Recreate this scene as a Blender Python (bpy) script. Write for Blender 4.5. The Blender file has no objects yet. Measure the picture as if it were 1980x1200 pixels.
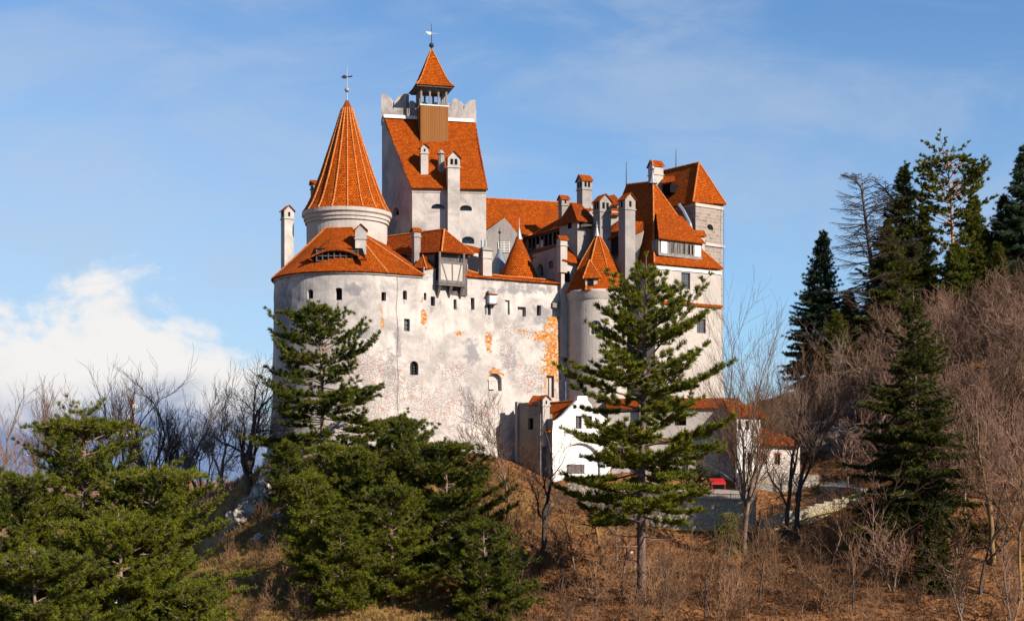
import bpy, bmesh, math, random
import numpy as np
from mathutils import Vector, noise as mnoise
R = math.radians
col = bpy.context.scene.collection
sc = bpy.context.scene

# ---------------------------------------------------------------- camera, world, sun, exposure
F = 2860.0            # focal length in photo pixels (photo 1980 wide)
HZ = 930.0            # photo row of the horizon
cam_d = bpy.data.cameras.new('camera'); cam = bpy.data.objects.new('camera', cam_d); col.objects.link(cam)
cam.location = (0, 0, 0); cam.rotation_euler = (R(90), 0, 0)
cam_d.sensor_width = 36.0; cam_d.lens = F / 1980 * 36.0
cam_d.shift_y = (HZ - 600) / 1980.0
cam_d.clip_end = 30000; cam_d.clip_start = 0.5
sc.camera = cam
SUN_EL, SUN_AZ = 29.0, 50.0      # azimuth: degrees right of the direction scene -> camera
sx, sy = math.sin(R(SUN_AZ)), -math.cos(R(SUN_AZ))
SUN_DIR = Vector((sx * math.cos(R(SUN_EL)), sy * math.cos(R(SUN_EL)), math.sin(R(SUN_EL))))
sl = bpy.data.lights.new('sun', 'SUN'); so = bpy.data.objects.new('sun', sl); col.objects.link(so)
sl.energy = 5.0; sl.angle = R(0.5); sl.color = (1.0, 0.89, 0.74)
so.rotation_euler = SUN_DIR.to_track_quat('Z', 'Y').to_euler()
so.location = (120, -60, 120)
sc.view_settings.view_transform = 'Standard'; sc.view_settings.look = 'None'
sc.view_settings.exposure = 1.1; sc.view_settings.gamma = 1.0
sc.cycles.max_bounces = 5; sc.cycles.diffuse_bounces = 3; sc.cycles.transparent_max_bounces = 6
sc.cycles.use_denoising = True


class NT:
    """small helper round a node tree"""
    def __init__(s, tree): s.t = tree; s.N = tree.nodes; s.L = tree.links
    def n(s, typ, props=None, **inp):
        nd = s.N.new(typ)
        for k, v in (props or {}).items(): setattr(nd, k, v)
        for k, v in inp.items(): s.set(nd, k.replace('_', ' '), v)
        return nd
    def set(s, nd, key, v):
        sock = nd.inputs[int(key[1:])] if key[0] == '#' else nd.inputs[key]
        if isinstance(v, bpy.types.NodeSocket): s.L.new(v, sock)
        else: sock.default_value = v
    def math(s, op, a, b=0.0, c=None, clamp=False):
        nd = s.N.new('ShaderNodeMath'); nd.operation = op; nd.use_clamp = clamp
        for i, v in enumerate((a, b) if c is None else (a, b, c)):
            s.set(nd, '#%d' % i, v)
        return nd.outputs[0]
    def mix(s, f, a, b, blend='MIX'):
        nd = s.N.new('ShaderNodeMix'); nd.data_type = 'RGBA'; nd.blend_type = blend
        def c(v): return v if isinstance(v, bpy.types.NodeSocket) else (tuple(v) + (1.0,))[:4]
        s.set(nd, '#0', f); s.set(nd, '#6', c(a)); s.set(nd, '#7', c(b))
        return nd.outputs[2]
    def noise(s, scale, detail=4, rough=0.55, vec=None, dist=0.0):
        nd = s.N.new('ShaderNodeTexNoise'); nd.inputs['Scale'].default_value = scale
        nd.inputs['Detail'].default_value = detail; nd.inputs['Roughness'].default_value = rough
        nd.inputs['Distortion'].default_value = dist
        if vec is not None: s.L.new(vec, nd.inputs['Vector'])
        return nd.outputs['Fac']
    def sstep(s, v, lo, hi):
        nd = s.N.new('ShaderNodeMapRange'); nd.interpolation_type = 'SMOOTHSTEP'
        s.set(nd, '#0', v); s.set(nd, '#1', lo); s.set(nd, '#2', hi)
        return nd.outputs[0]
    def mapping(s, vec, scale=(1, 1, 1), rot=(0, 0, 0)):
        nd = s.N.new('ShaderNodeMapping'); nd.inputs['Scale'].default_value = scale; nd.inputs['Rotation'].default_value = rot
        s.L.new(vec, nd.inputs['Vector']); return nd.outputs[0]
    def attr(s, name):
        nd = s.N.new('ShaderNodeAttribute'); nd.attribute_name = name; return nd.outputs['Fac']
    def pos(s): return s.N.new('ShaderNodeNewGeometry').outputs['Position']


world = bpy.data.worlds.new('World'); sc.world = world; world.use_nodes = True
wt = NT(world.node_tree); world.node_tree.nodes.clear()
sky = wt.n('ShaderNodeTexSky', {'sky_type': 'NISHITA', 'sun_disc': False, 'sun_elevation': R(SUN_EL), 'sun_rotation': R(180 - SUN_AZ),
                                 'air_density': 1.0, 'dust_density': 0.25, 'ozone_density': 2.2, 'altitude': 700})
tc = wt.n('ShaderNodeTexCoord')
sep = wt.n('ShaderNodeSeparateXYZ', Vector=tc.outputs['Generated'])
yy = wt.math('MAXIMUM', sep.outputs['Y'], 0.05)
az = wt.math('DIVIDE', sep.outputs['X'], yy)          # tangent of azimuth from +Y
el = wt.math('DIVIDE', sep.outputs['Z'], yy)
pv = wt.n('ShaderNodeCombineXYZ', X=az, Y=el).outputs[0]
skyc = wt.mix(1.0, sky.outputs[0], (0.68, 1.12, 1.44), 'MULTIPLY')
veil = wt.math('MULTIPLY', wt.sstep(el, 0.44, 0.10), wt.math('MULTIPLY_ADD', wt.sstep(az, 0.05, -0.3), 0.30, 0.30))
skyc = wt.mix(veil, skyc, (5.3, 6.0, 6.9))
SKY_S = 0.05
# thin cirrus veil
cir = wt.noise(5.0, 6, 0.6, wt.mapping(pv, (1.0, 2.6, 1.0), (0, 0, R(-14))), 0.5)
cirm = wt.math('MULTIPLY', wt.sstep(cir, 0.36, 0.74), 0.50)
skyc = wt.mix(cirm, skyc, (4.7, 5.5, 6.7))
# cumulus bank low on the left
edge = wt.math('MULTIPLY_ADD', wt.sstep(az, -0.25, -0.14), -0.060, 0.122)       # top of the bank falls to the right
cn = wt.noise(16.0, 7, 0.6, wt.mapping(pv, (1.0, 1.5, 1.0)), 0.25)
h = wt.math('SUBTRACT', edge, el)
h = wt.math('ADD', h, wt.math('MULTIPLY', wt.math('SUBTRACT', cn, 0.5), 0.16))
cm = wt.sstep(h, -0.014, 0.020)
az_in = wt.sstep(az, -0.13, -0.18)
cm = wt.math('MULTIPLY', cm, az_in)
cn2 = wt.noise(11.0, 6, 0.6, wt.mapping(pv, (1.0, 1.7, 1.0)), 0.4)
shade = wt.sstep(wt.math('ADD', wt.math('MULTIPLY', cn2, 0.09), el), 0.075, 0.13)
cc = wt.mix(shade, (6.0, 6.1, 6.7), (8.7, 8.4, 8.15))
low = wt.sstep(wt.math('ADD', el, wt.math('MULTIPLY', wt.math('SUBTRACT', cn2, 0.5), 0.08)), 0.028, 0.062)
cc = wt.mix(low, (2.0, 2.7, 4.6), cc)
skyc = wt.mix(wt.math('MULTIPLY', cm, 0.95), skyc, cc)
bg = wt.n('ShaderNodeBackground', Color=skyc, Strength=SKY_S)
wo = wt.n('ShaderNodeOutputWorld'); wt.L.new(bg.outputs[0], wo.inputs[0])

# ---------------------------------------------------------------- helpers
def W(px, py, Y): return Vector(((px - 990) * Y / F, Y, (HZ - py) * Y / F))
def X(px, Y): return (px - 990) * Y / F
def Z(py, Y): return (HZ - py) * Y / F
ORG = {}
def link(o, parent=None):
    col.objects.link(o)
    if parent is not None: o.parent = parent
    return o
def tag(o, label, cat, group=None, kind=None):
    if label: o['label'] = label
    if cat: o['category'] = cat
    if group: o['group'] = group
    if kind: o['kind'] = kind
    return o
def thing(name, label, cat, loc, group=None):
    o = bpy.data.objects.new(name, None); link(o); o.location = loc; o.empty_display_size = 0.5
    ORG[o.name] = Vector(loc); return tag(o, label, cat, group)
def dup(root, loc, rotz=0.0, scale=(1, 1, 1), label=None, group=None):
    r = root.copy(); col.objects.link(r); r.location = loc; r.rotation_euler = (0, 0, rotz); r.scale = scale
    if label: r['label'] = label
    if group: r['group'] = group
    for ch in list(root.children):
        c = ch.copy(); col.objects.link(c); c.parent = r
        for g in list(ch.children):
            d = g.copy(); col.objects.link(d); d.parent = c
    return r

class Fr:
    """a turned box frame: a along the front, b outward from the front, z up"""
    def __init__(s, x, y, rot): s.x, s.y = x, y; s.e = (math.cos(rot), math.sin(rot)); s.n = (math.sin(rot), -math.cos(rot))
    def __call__(s, a, b, z): return Vector((s.x + a * s.e[0] + b * s.n[0], s.y + a * s.e[1] + b * s.n[1], z))

class MB:
    def __init__(s): s.v = []; s.f = []; s.m = []; s.uv = []; s.sm = []
    def poly(s, pts, m=0, uv=None, smooth=False):
        pts = [Vector(p) for p in pts]
        i0 = len(s.v); s.v += pts; s.f.append(list(range(i0, i0 + len(pts)))); s.m.append(m); s.sm.append(smooth)
        if uv is None:
            n = Vector((0, 0, 0))
            for i in range(len(pts)):
                a, b = pts[i], pts[(i + 1) % len(pts)]
                n += Vector(((a.y - b.y) * (a.z + b.z), (a.z - b.z) * (a.x + b.x), (a.x - b.x) * (a.y + b.y)))
            n = n.normalized() if n.length > 1e-9 else Vector((0, 0, 1))
            u = Vector((0, 0, 1)).cross(n)
            u = u.normalized() if u.length > 1e-4 else Vector((1, 0, 0))
            w = n.cross(u)
            uv = [(p.dot(u), p.dot(w)) for p in pts]
        s.uv.append(uv)
    def hexa(s, c, m=0):
        """c: 8 corners, bottom ring 0-3 (ccw from above), top ring 4-7"""
        for q in ((3, 2, 1, 0), (4, 5, 6, 7), (0, 1, 5, 4), (1, 2, 6, 5), (2, 3, 7, 6), (3, 0, 4, 7)):
            s.poly([c[i] for i in q], m)
    def fbox(s, fr, a0, a1, b0, b1, z0, z1, m=0):
        r = [(a0, b1), (a1, b1), (a1, b0), (a0, b0)]
        s.hexa([fr(a, b, z0) for a, b in r] + [fr(a, b, z1) for a, b in r], m)
    def tube(s, p0, p1, r0, r1=None, n=6, m=0, caps=True):
        r1 = r0 if r1 is None else r1
        p0, p1 = Vector(p0), Vector(p1); d = (p1 - p0)
        if d.length < 1e-6: return
        d.normalize()
        a = d.cross(Vector((0, 0, 1)) if abs(d.z) < 0.9 else Vector((1, 0, 0))).normalized(); b = d.cross(a)
        ring = lambda p, r: [p + (a * math.cos(2 * math.pi * i / n) + b * math.sin(2 * math.pi * i / n)) * r for i in range(n)]
        A, B = ring(p0, r0), ring(p1, r1)
        for i in range(n):
            j = (i + 1) % n; s.poly([A[i], A[j], B[j], B[i]], m)
        if caps:
            s.poly(A[::-1], m); s.poly(B, m)
    def path(s, pts, r, n=6, m=0):
        for a, b in zip(pts[:-1], pts[1:]): s.tube(a, b, r, r, n, m)
    def lathe(s, c, prof, n=32, a0=0.0, a1=2 * math.pi, m=0, smooth=True, rot=0.0, ucirc=None):
        """prof: (radius, z) from the bottom up; angle 0 faces the camera (-Y), positive to +X"""
        pt = lambda r, z, a: Vector((c[0] + r * math.sin(a + rot), c[1] - r * math.cos(a + rot), z))
        rm = max(r for r, z in prof) if ucirc is None else ucirc
        vv = 0.0
        for (r0, z0), (r1, z1) in zip(prof[:-1], prof[1:]):
            dv = math.hypot(r1 - r0, z1 - z0)
            for i in range(n):
                t0, t1 = a0 + (a1 - a0) * i / n, a0 + (a1 - a0) * (i + 1) / n
                k = rm * 0.75
                pts = [pt(r0, z0, t0), pt(r0, z0, t1), pt(r1, z1, t1), pt(r1, z1, t0)]
                uv = [(t0 * k, vv), (t1 * k, vv), (t1 * k, vv + dv), (t0 * k, vv + dv)]
                if r1 < 1e-5: pts, uv = pts[:3], uv[:3]
                elif r0 < 1e-5: pts, uv = [pts[0], pts[2], pts[3]], [uv[0], uv[2], uv[3]]
                s.poly(pts, m, uv, smooth)
            vv += dv
    def slab(s, pts, t, m=0, back=None):
        """a flat outline given real thickness t, away from the camera side (or along back)"""
        pts = [Vector(p) for p in pts]
        n = (pts[1] - pts[0]).cross(pts[2] - pts[1])
        for i in range(len(pts)):
            q = (pts[(i + 1) % len(pts)] - pts[i]).cross(pts[(i + 2) % len(pts)] - pts[(i + 1) % len(pts)])
            if q.length > n.length: n = q
        n.normalize()
        cen = sum(pts, Vector()) / len(pts)
        if back is None:
            if n.dot(cen) < 0: n = -n
            off = n * t
        else: off = Vector(back) * t
        nn = Vector((0, 0, 0))
        for i in range(len(pts)):
            a, b = pts[i], pts[(i + 1) % len(pts)]; nn += a.cross(b)
        if nn.dot(off) > 0: pts = pts[::-1]
        bk = [p + off for p in pts]
        s.poly(pts, m); s.poly(bk[::-1], m)
        for i in range(len(pts)):
            j = (i + 1) % len(pts); s.poly([pts[j], pts[i], bk[i], bk[j]], m)
    def caps(s, p0, p1, r=0.17, step=0.42, m=0):
        """a row of overlapping half-round ridge tiles"""
        p0, p1 = Vector(p0), Vector(p1); L = (p1 - p0).length; n = max(1, int(L / step)); d = (p1 - p0) / n; r = r * .8
        for i in range(n):
            s.tube(p0 + d * i, p0 + d * (i + 1.12), r * random.uniform(0.95, 1.15), r * 0.8, 6, m)
    def build(s, name, mats, parent=None, weld=False, solid=0.0, attr=None):
        off = ORG[parent.name] if parent is not None and parent.name in ORG else Vector((0, 0, 0))
        me = bpy.data.meshes.new(name)
        me.from_pydata([tuple(p - off) for p in s.v], [], s.f)
        for m in (mats if isinstance(mats, (list, tuple)) else [mats]): me.materials.append(m)
        uvl = me.uv_layers.new(name='UVMap')
        flat = [c for f in s.uv for uv in f for c in uv]
        uvl.data.foreach_set('uv', flat)
        me.polygons.foreach_set('material_index', s.m)
        me.polygons.foreach_set('use_smooth', s.sm)
        if weld or solid:
            bm = bmesh.new(); bm.from_mesh(me); bmesh.ops.remove_doubles(bm, verts=bm.verts, dist=0.004)
            if solid: bmesh.ops.recalc_face_normals(bm, faces=bm.faces)
            bm.to_mesh(me); bm.free()
        if attr:
            n = len(me.vertices); vals = {k: [0.0] * n for k in attr.keys}
            for i, v in enumerate(me.vertices):
                for k, x in zip(attr.keys, attr(v.co + off)): vals[k][i] = x
            for k in attr.keys:
                a = me.attributes.new(k, 'FLOAT', 'POINT'); a.data.foreach_set('value', vals[k])
        o = bpy.data.objects.new(name, me); link(o, parent); ORG[o.name] = off
        if solid:
            md = o.modifiers.new('thickness', 'SOLIDIFY'); md.thickness = solid; md.offset = 1 if False else -1
        return o

# ---------------------------------------------------------------- materials
def mk(name):
    m = bpy.data.materials.new(name); m.use_nodes = True
    t = NT(m.node_tree); b = m.node_tree.nodes['Principled BSDF']
    b.inputs['Specular IOR Level'].default_value = 0.25
    return m, t, b
def bump(t, b, height, strength=0.5, dist=0.05):
    nd = t.n('ShaderNodeBump', Height=height, Strength=strength, Distance=dist); t.L.new(nd.outputs[0], b.inputs['Normal'])

def plaster(name, light, dark, stain=(0.22, 0.21, 0.215), dirt=0.5, rubble=True):
    m, t, b = mk(name); p = t.pos()
    c = t.mix(t.sstep(t.noise(0.28, 6, 0.68, p, 0.5), 0.38, 0.66), light, dark)
    c = t.mix(t.math('MULTIPLY', t.sstep(t.noise(1.1, 5, 0.7, p, 0.6), 0.55, 0.72), 0.45), c, [min(1, x * 1.18) for x in light])
    streak = t.noise(1.0, 5, 0.65, t.mapping(p, (0.9, 0.9, 0.16)), 0.3)
    sm = t.math('MULTIPLY', t.sstep(streak, 0.52, 0.78), dirt)
    blot = t.math('MULTIPLY', t.sstep(t.noise(0.16, 6, 0.66, p, 0.8), 0.48, 0.70), dirt)
    c = t.mix(t.math('MAXIMUM', sm, blot), c, stain)
    fine = t.noise(5.0, 4, 0.6, p)
    c = t.mix(t.math('MULTIPLY', fine, 0.25), c, [x * 0.55 for x in light])
    hgt = fine
    if rubble:
        n1 = t.noise(0.9, 6, 0.65, p, 0.3)
        k = t.math('MULTIPLY', t.math('SUBTRACT', n1, 0.5), 1.7)
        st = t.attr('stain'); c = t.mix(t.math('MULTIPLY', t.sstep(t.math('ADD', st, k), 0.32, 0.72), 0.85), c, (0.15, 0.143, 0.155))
        pd = t.n('ShaderNodeVectorMath', {'operation': 'ADD'}, **{'#0': p, '#1': t.n('ShaderNodeVectorMath', {'operation': 'SCALE'}, **{'#0': t.n('ShaderNodeTexNoise', Vector=p, Scale=1.2).outputs['Color'], 'Scale': 0.5}).outputs[0]}).outputs[0]
        sp_ = t.mapping(pd, (1.0, 1.0, 1.5))
        vo = t.n('ShaderNodeTexVoronoi', {'feature': 'DISTANCE_TO_EDGE'}, Vector=sp_, Scale=2.5).outputs['Distance']
        vc = t.n('ShaderNodeTexVoronoi', Vector=sp_, Scale=2.5).outputs['Color']
        vs = t.n('ShaderNodeSeparateColor', Color=vc)
        scol = t.mix(vs.outputs[0], (0.27, 0.235, 0.23), (0.43, 0.37, 0.355))
        scol = t.mix(t.sstep(vs.outputs[1], 0.93, 0.97), scol, (0.36, 0.14, 0.08))
        mort = t.sstep(vo, -0.03, 0.15)
        scol = t.mix(mort, (0.155, 0.135, 0.14), scol)
        so_ = t.sstep(t.math('ADD', t.attr('stone'), t.math('ADD', k, t.math('MULTIPLY', t.math('SUBTRACT', vs.outputs[2], 0.5), 0.35))), 0.40, 0.62)
        c = t.mix(t.math('MULTIPLY', so_, 0.72), c, scol)
        bvo = t.n('ShaderNodeTexVoronoi', {'feature': 'DISTANCE_TO_EDGE'}, Vector=t.mapping(pd, (1, 1, 1.6)), Scale=3.0).outputs['Distance']
        bcl = t.mix(t.noise(2.2, 4, 0.6, p), (0.30, 0.095, 0.011), (0.35, 0.21, 0.065))
        bcc = t.n('ShaderNodeSeparateColor', Color=t.n('ShaderNodeTexVoronoi', Vector=t.mapping(pd, (1, 1, 1.6)), Scale=3.0).outputs['Color'])
        bcl = t.mix(t.math('MULTIPLY', t.sstep(bcc.outputs[0], 0.55, 0.7), 0.85), bcl, (0.40, 0.30, 0.20))
        bcl = t.mix(t.math('MULTIPLY', t.sstep(bcc.outputs[1], 0.75, 0.85), 0.8), bcl, (0.22, 0.05, 0.012))
        bcl = t.mix(t.sstep(bvo, 0.0, 0.12), (0.27, 0.080, 0.010), bcl)
        br = t.sstep(t.math('ADD', t.attr('brick'), t.math('MULTIPLY', t.math('ADD', k, t.math('MULTIPLY', t.math('SUBTRACT', t.noise(3.2, 3, 0.6, p), 0.5), 1.3)), 0.8)), 0.42, 0.62)
        c = t.mix(br, c, bcl)
        # pinkish scattered brick showing through low down
        pk = t.math('MULTIPLY', t.sstep(t.noise(1.1, 5, 0.7, p), 0.60, 0.68), t.attr('fleck'))
        c = t.mix(t.math('MULTIPLY', pk, 0.5), c, (0.38, 0.15, 0.09))
        dep = t.math('MAXIMUM', so_, br)
        hgt = t.math('ADD', t.math('MULTIPLY', fine, 0.3), t.math('SUBTRACT', t.math('MULTIPLY', mort, so_), t.math('MULTIPLY', dep, 0.9)))
    t.L.new(c, b.inputs['Base Color']); b.inputs['Roughness'].default_value = 0.92
    bump(t, b, hgt, 0.6, 0.10)
    return m

def tile_mat(name, c1, c2, mortar, spk=(0.70, 0.33, 0.12)):
    m, t, b = mk(name); p = t.pos()
    uv = t.n('ShaderNodeTexCoord').outputs['UV']
    wob = t.n('ShaderNodeVectorMath', {'operation': 'SCALE'}, **{'#0': t.n('ShaderNodeTexNoise', Vector=p, Scale=0.7).outputs['Color'], 'Scale': 0.22}).outputs[0]
    uvw = t.n('ShaderNodeVectorMath', {'operation': 'ADD'}, **{'#0': uv, '#1': wob}).outputs[0]
    br = t.n('ShaderNodeTexBrick', {'offset': 0.5}, Vector=uvw, Color1=c1 + (1,), Color2=c2 + (1,), Mortar=mortar + (1,), Scale=1.0)
    br.inputs['Mortar Size'].default_value = 0.045; br.inputs['Mortar Smooth'].default_value = 0.6
    br.inputs['Brick Width'].default_value = 0.24; br.inputs['Row Height'].default_value = 0.28; br.inputs['Bias'].default_value = -0.1
    big = t.noise(0.33, 5, 0.6, p, 0.4)
    c = t.mix(t.math('MULTIPLY', t.sstep(big, 0.44, 0.70), 0.45), br.outputs[0], [c1[0] * 0.48, c1[1] * 0.62, c1[2] * 1.6])
    c = t.mix(t.math('MULTIPLY', t.sstep(t.noise(0.8, 5, 0.7, p), 0.5, 0.75), 0.3), c, c2)
    c = t.mix(t.math('MULTIPLY', t.sstep(t.noise(4.5, 2, 0.5, p), 0.66, 0.72), 0.35), c, spk)
    c = t.mix(t.math('MULTIPLY', t.sstep(t.noise(3.1, 2, 0.5, p), 0.64, 0.72), 0.6), c, [x * 0.35 for x in c1])
    t.L.new(c, b.inputs['Base Color']); b.inputs['Roughness'].default_value = 0.9
    b.inputs['Specular IOR Level'].default_value = 0.08
    vs = t.n('ShaderNodeSeparateXYZ', Vector=uvw)
    saw = t.math('FRACT', t.math('DIVIDE', vs.outputs[1], 0.28))
    hgt = t.math('SUBTRACT', t.math('MULTIPLY', t.math('SUBTRACT', 1.0, saw), 0.8), t.math('MULTIPLY', br.outputs['Fac'], 0.8))
    hgt = t.math('ADD', hgt, t.math('MULTIPLY', t.noise(2.0, 3, 0.6, p), 1.0))
    cid = t.n('ShaderNodeCombineXYZ', X=t.math('FLOOR', t.math('DIVIDE', vs.outputs[0], 0.24)), Y=t.math('FLOOR', t.math('DIVIDE', vs.outputs[1], 0.28))).outputs[0]
    rnd = t.n('ShaderNodeTexWhiteNoise', {'noise_dimensions': '2D'}, Vector=cid).outputs['Value']
    c = t.mix(t.math('MULTIPLY', t.sstep(rnd, 0.55, 1.0), 0.32), c, [x * 0.42 for x in c1])
    c = t.mix(t.math('MULTIPLY', t.sstep(rnd, 0.22, 0.0), 0.3), c, [min(1, c2[0] * 1.25), c2[1] * 1.6, c2[2] * 3])
    t.L.new(c, b.inputs['Base Color'])
    bump(t, b, hgt, 0.9, 0.12)
    return m

def simple(name, c1, c2, scale=2.0, rough=0.85, stretch=(1, 1, 1), bmp=0.3, lo=0.35, hi=0.68):
    m, t, b = mk(name); p = t.pos()
    n = t.noise(scale, 5, 0.62, t.mapping(p, stretch))
    c = t.mix(t.sstep(n, lo, hi), c1, c2)
    t.L.new(c, b.inputs['Base Color']); b.inputs['Roughness'].default_value = rough
    if bmp: bump(t, b, n, bmp, 0.05)
    return m
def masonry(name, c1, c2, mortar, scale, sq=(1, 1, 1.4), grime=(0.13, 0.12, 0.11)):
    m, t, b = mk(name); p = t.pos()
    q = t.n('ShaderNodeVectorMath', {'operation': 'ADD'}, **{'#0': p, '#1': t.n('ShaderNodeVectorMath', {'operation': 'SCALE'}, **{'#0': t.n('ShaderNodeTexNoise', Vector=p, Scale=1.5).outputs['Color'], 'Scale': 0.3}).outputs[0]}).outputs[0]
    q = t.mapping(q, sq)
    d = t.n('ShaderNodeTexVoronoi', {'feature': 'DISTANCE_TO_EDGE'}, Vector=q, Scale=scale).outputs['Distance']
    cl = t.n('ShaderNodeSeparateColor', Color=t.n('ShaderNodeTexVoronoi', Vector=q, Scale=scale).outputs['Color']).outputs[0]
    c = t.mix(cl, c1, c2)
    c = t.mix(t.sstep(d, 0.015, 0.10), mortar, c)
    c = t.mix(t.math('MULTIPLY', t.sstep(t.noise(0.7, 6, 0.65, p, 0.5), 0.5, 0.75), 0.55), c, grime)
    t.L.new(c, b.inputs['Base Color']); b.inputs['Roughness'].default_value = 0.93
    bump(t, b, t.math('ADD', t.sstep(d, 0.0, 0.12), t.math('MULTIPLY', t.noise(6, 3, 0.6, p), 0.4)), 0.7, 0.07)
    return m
def ashlar(name):
    m, t, b = mk(name); p = t.pos(); uv = t.n('ShaderNodeTexCoord').outputs['UV']
    br = t.n('ShaderNodeTexBrick', {'offset': 0.45, 'squash': 1.3, 'squash_frequency': 3}, Vector=uv, Color1=(0.22, 0.178, 0.152, 1), Color2=(0.135, 0.108, 0.096, 1), Mortar=(0.30, 0.25, 0.22, 1), Scale=1.0)
    br.inputs['Mortar Size'].default_value = 0.05; br.inputs['Brick Width'].default_value = 0.95; br.inputs['Row Height'].default_value = 0.5
    br.inputs['Mortar Smooth'].default_value = 0.4
    c = t.mix(t.math('MULTIPLY', t.sstep(t.noise(0.6, 6, 0.65, p, 0.4), 0.42, 0.7), 0.6), br.outputs[0], (0.25, 0.21, 0.185))
    t.L.new(c, b.inputs['Base Color']); b.inputs['Roughness'].default_value = 0.93
    bump(t, b, t.math('ADD', t.noise(5, 4, 0.6, p), br.outputs['Fac']), 0.6, 0.05)
    return m
def planks(name, c1, c2, w=0.28):
    m, t, b = mk(name); p = t.pos(); uv = t.n('ShaderNodeTexCoord').outputs['UV']
    s_ = t.n('ShaderNodeSeparateXYZ', Vector=uv)
    q = t.math('DIVIDE', s_.outputs[0], w); fr = t.math('FRACT', q); idn = t.math('FLOOR', q)
    rnd = t.n('ShaderNodeTexWhiteNoise', {'noise_dimensions': '1D'}, W=idn).outputs['Value']
    c = t.mix(t.math('ADD', t.math('MULTIPLY', rnd, 0.6), t.math('MULTIPLY', t.noise(2.0, 5, 0.6, t.mapping(p, (3, 3, 0.3))), 0.4)), c1, c2)
    gap = t.math('LESS_THAN', fr, 0.16)
    c = t.mix(gap, c, [x * 0.25 for x in c1])
    t.L.new(c, b.inputs['Base Color']); b.inputs['Roughness'].default_value = 0.8
    bump(t, b, t.math('SUBTRACT', 1.0, gap), 0.5, 0.04)
    return m
def flat(name, c, rough=0.6, metal=0.0, spec=0.3):
    m, t, b = mk(name); p = t.pos()
    t.L.new(t.mix(t.math('MULTIPLY', t.noise(3.0, 4, 0.6, p), 0.5), c, [x * 0.6 for x in c]), b.inputs['Base Color'])
    b.inputs['Roughness'].default_value = rough; b.inputs['Metallic'].default_value = metal; b.inputs['Specular IOR Level'].default_value = spec
    return m
def twiggy(name, c1, c2):
    m, t, b = mk(name); oi = t.n('ShaderNodeObjectInfo').outputs['Random']
    f = t.math('ADD', t.math('MULTIPLY', oi, 0.75), t.math('MULTIPLY', t.noise(0.5, 3, 0.6, t.pos()), 0.4))
    t.L.new(t.mix(t.sstep(f, 0.15, 0.95), c1, c2), b.inputs['Base Color']); b.inputs['Roughness'].default_value = 0.9; b.inputs['Specular IOR Level'].default_value = 0.1
    return m
def leafy(name, dark, lite, scale=0.9, trans=0.25):
    m, t, b = mk(name); p = t.pos()
    oi = t.n('ShaderNodeObjectInfo').outputs['Random']
    n = t.noise(scale, 3, 0.6, p)
    n2 = t.noise(scale * 6, 2, 0.5, p)
    f = t.math('ADD', t.math('MULTIPLY', n, 0.65), t.math('ADD', t.math('MULTIPLY', n2, 0.35), t.math('MULTIPLY', oi, 0.12)))
    c = t.mix(t.sstep(f, 0.38, 0.70), dark, lite)
    t.L.new(c, b.inputs['Base Color']); b.inputs['Roughness'].default_value = 0.65; b.inputs['Specular IOR Level'].default_value = 0.2
    tr = t.n('ShaderNodeBsdfTranslucent', Color=c)
    mx = t.n('ShaderNodeMixShader', Fac=trans); t.L.new(b.outputs[0], mx.inputs[1]); t.L.new(tr.outputs[0], mx.inputs[2])
    t.L.new(mx.outputs[0], m.node_tree.nodes['Material Output'].inputs[0])
    return m

M = {}
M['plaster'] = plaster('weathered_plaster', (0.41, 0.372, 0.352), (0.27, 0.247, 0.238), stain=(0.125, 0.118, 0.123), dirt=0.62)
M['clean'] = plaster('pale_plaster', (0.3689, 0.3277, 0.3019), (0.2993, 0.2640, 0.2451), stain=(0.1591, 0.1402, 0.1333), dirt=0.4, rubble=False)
M['grey_plaster'] = plaster('grey_plaster', (0.2474, 0.2232, 0.2130), (0.1860, 0.1683, 0.1655), stain=(0.1097, 0.1023, 0.0995), dirt=0.55, rubble=False)  # own grey of chimneys and buttresses; stands in for shade on court walls
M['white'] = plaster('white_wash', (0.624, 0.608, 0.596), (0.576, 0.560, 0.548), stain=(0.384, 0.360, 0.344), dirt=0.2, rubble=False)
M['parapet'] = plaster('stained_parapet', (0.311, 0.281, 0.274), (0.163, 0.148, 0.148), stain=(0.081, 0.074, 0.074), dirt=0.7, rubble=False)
M['dim'] = plaster('brown_shade_plaster', (0.192, 0.167, 0.148), (0.141, 0.118, 0.104), stain=(0.081, 0.070, 0.063), dirt=0.5, rubble=False)  # darkened brown; on walls turned from the sun the tone paints shade
M['tile'] = tile_mat('orange_roof_tile', (0.2943, 0.0471, 0.0021), (0.4120, 0.0856, 0.0036), (0.1070, 0.0150, 0.0011), (0.4708, 0.1819, 0.0428))
M['tile_old'] = tile_mat('old_red_roof_tile', (0.235, 0.036, 0.0026), (0.315, 0.062, 0.004), (0.08, 0.011, 0.0012), (0.40, 0.16, 0.05))
M['ridge'] = simple('ridge_tile', (0.30, 0.075, 0.012), (0.40, 0.155, 0.048), 3.0, 0.9)
M['ashlar'] = ashlar('stone_block')
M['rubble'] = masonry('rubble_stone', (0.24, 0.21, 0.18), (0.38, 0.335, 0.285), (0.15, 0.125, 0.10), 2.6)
M['white_stone'] = masonry('pale_cottage_stone', (0.459, 0.400, 0.370), (0.533, 0.481, 0.444), (0.266, 0.200, 0.178), 2.2, grime=(0.370, 0.311, 0.281))
M['retain'] = masonry('old_retaining_stone', (0.33, 0.285, 0.205), (0.42, 0.37, 0.28), (0.20, 0.17, 0.12), 2.3, (1, 1, 1.5), (0.20, 0.165, 0.10))
M['planks'] = planks('brown_planks', (0.200, 0.078, 0.016), (0.148, 0.053, 0.012))
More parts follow.
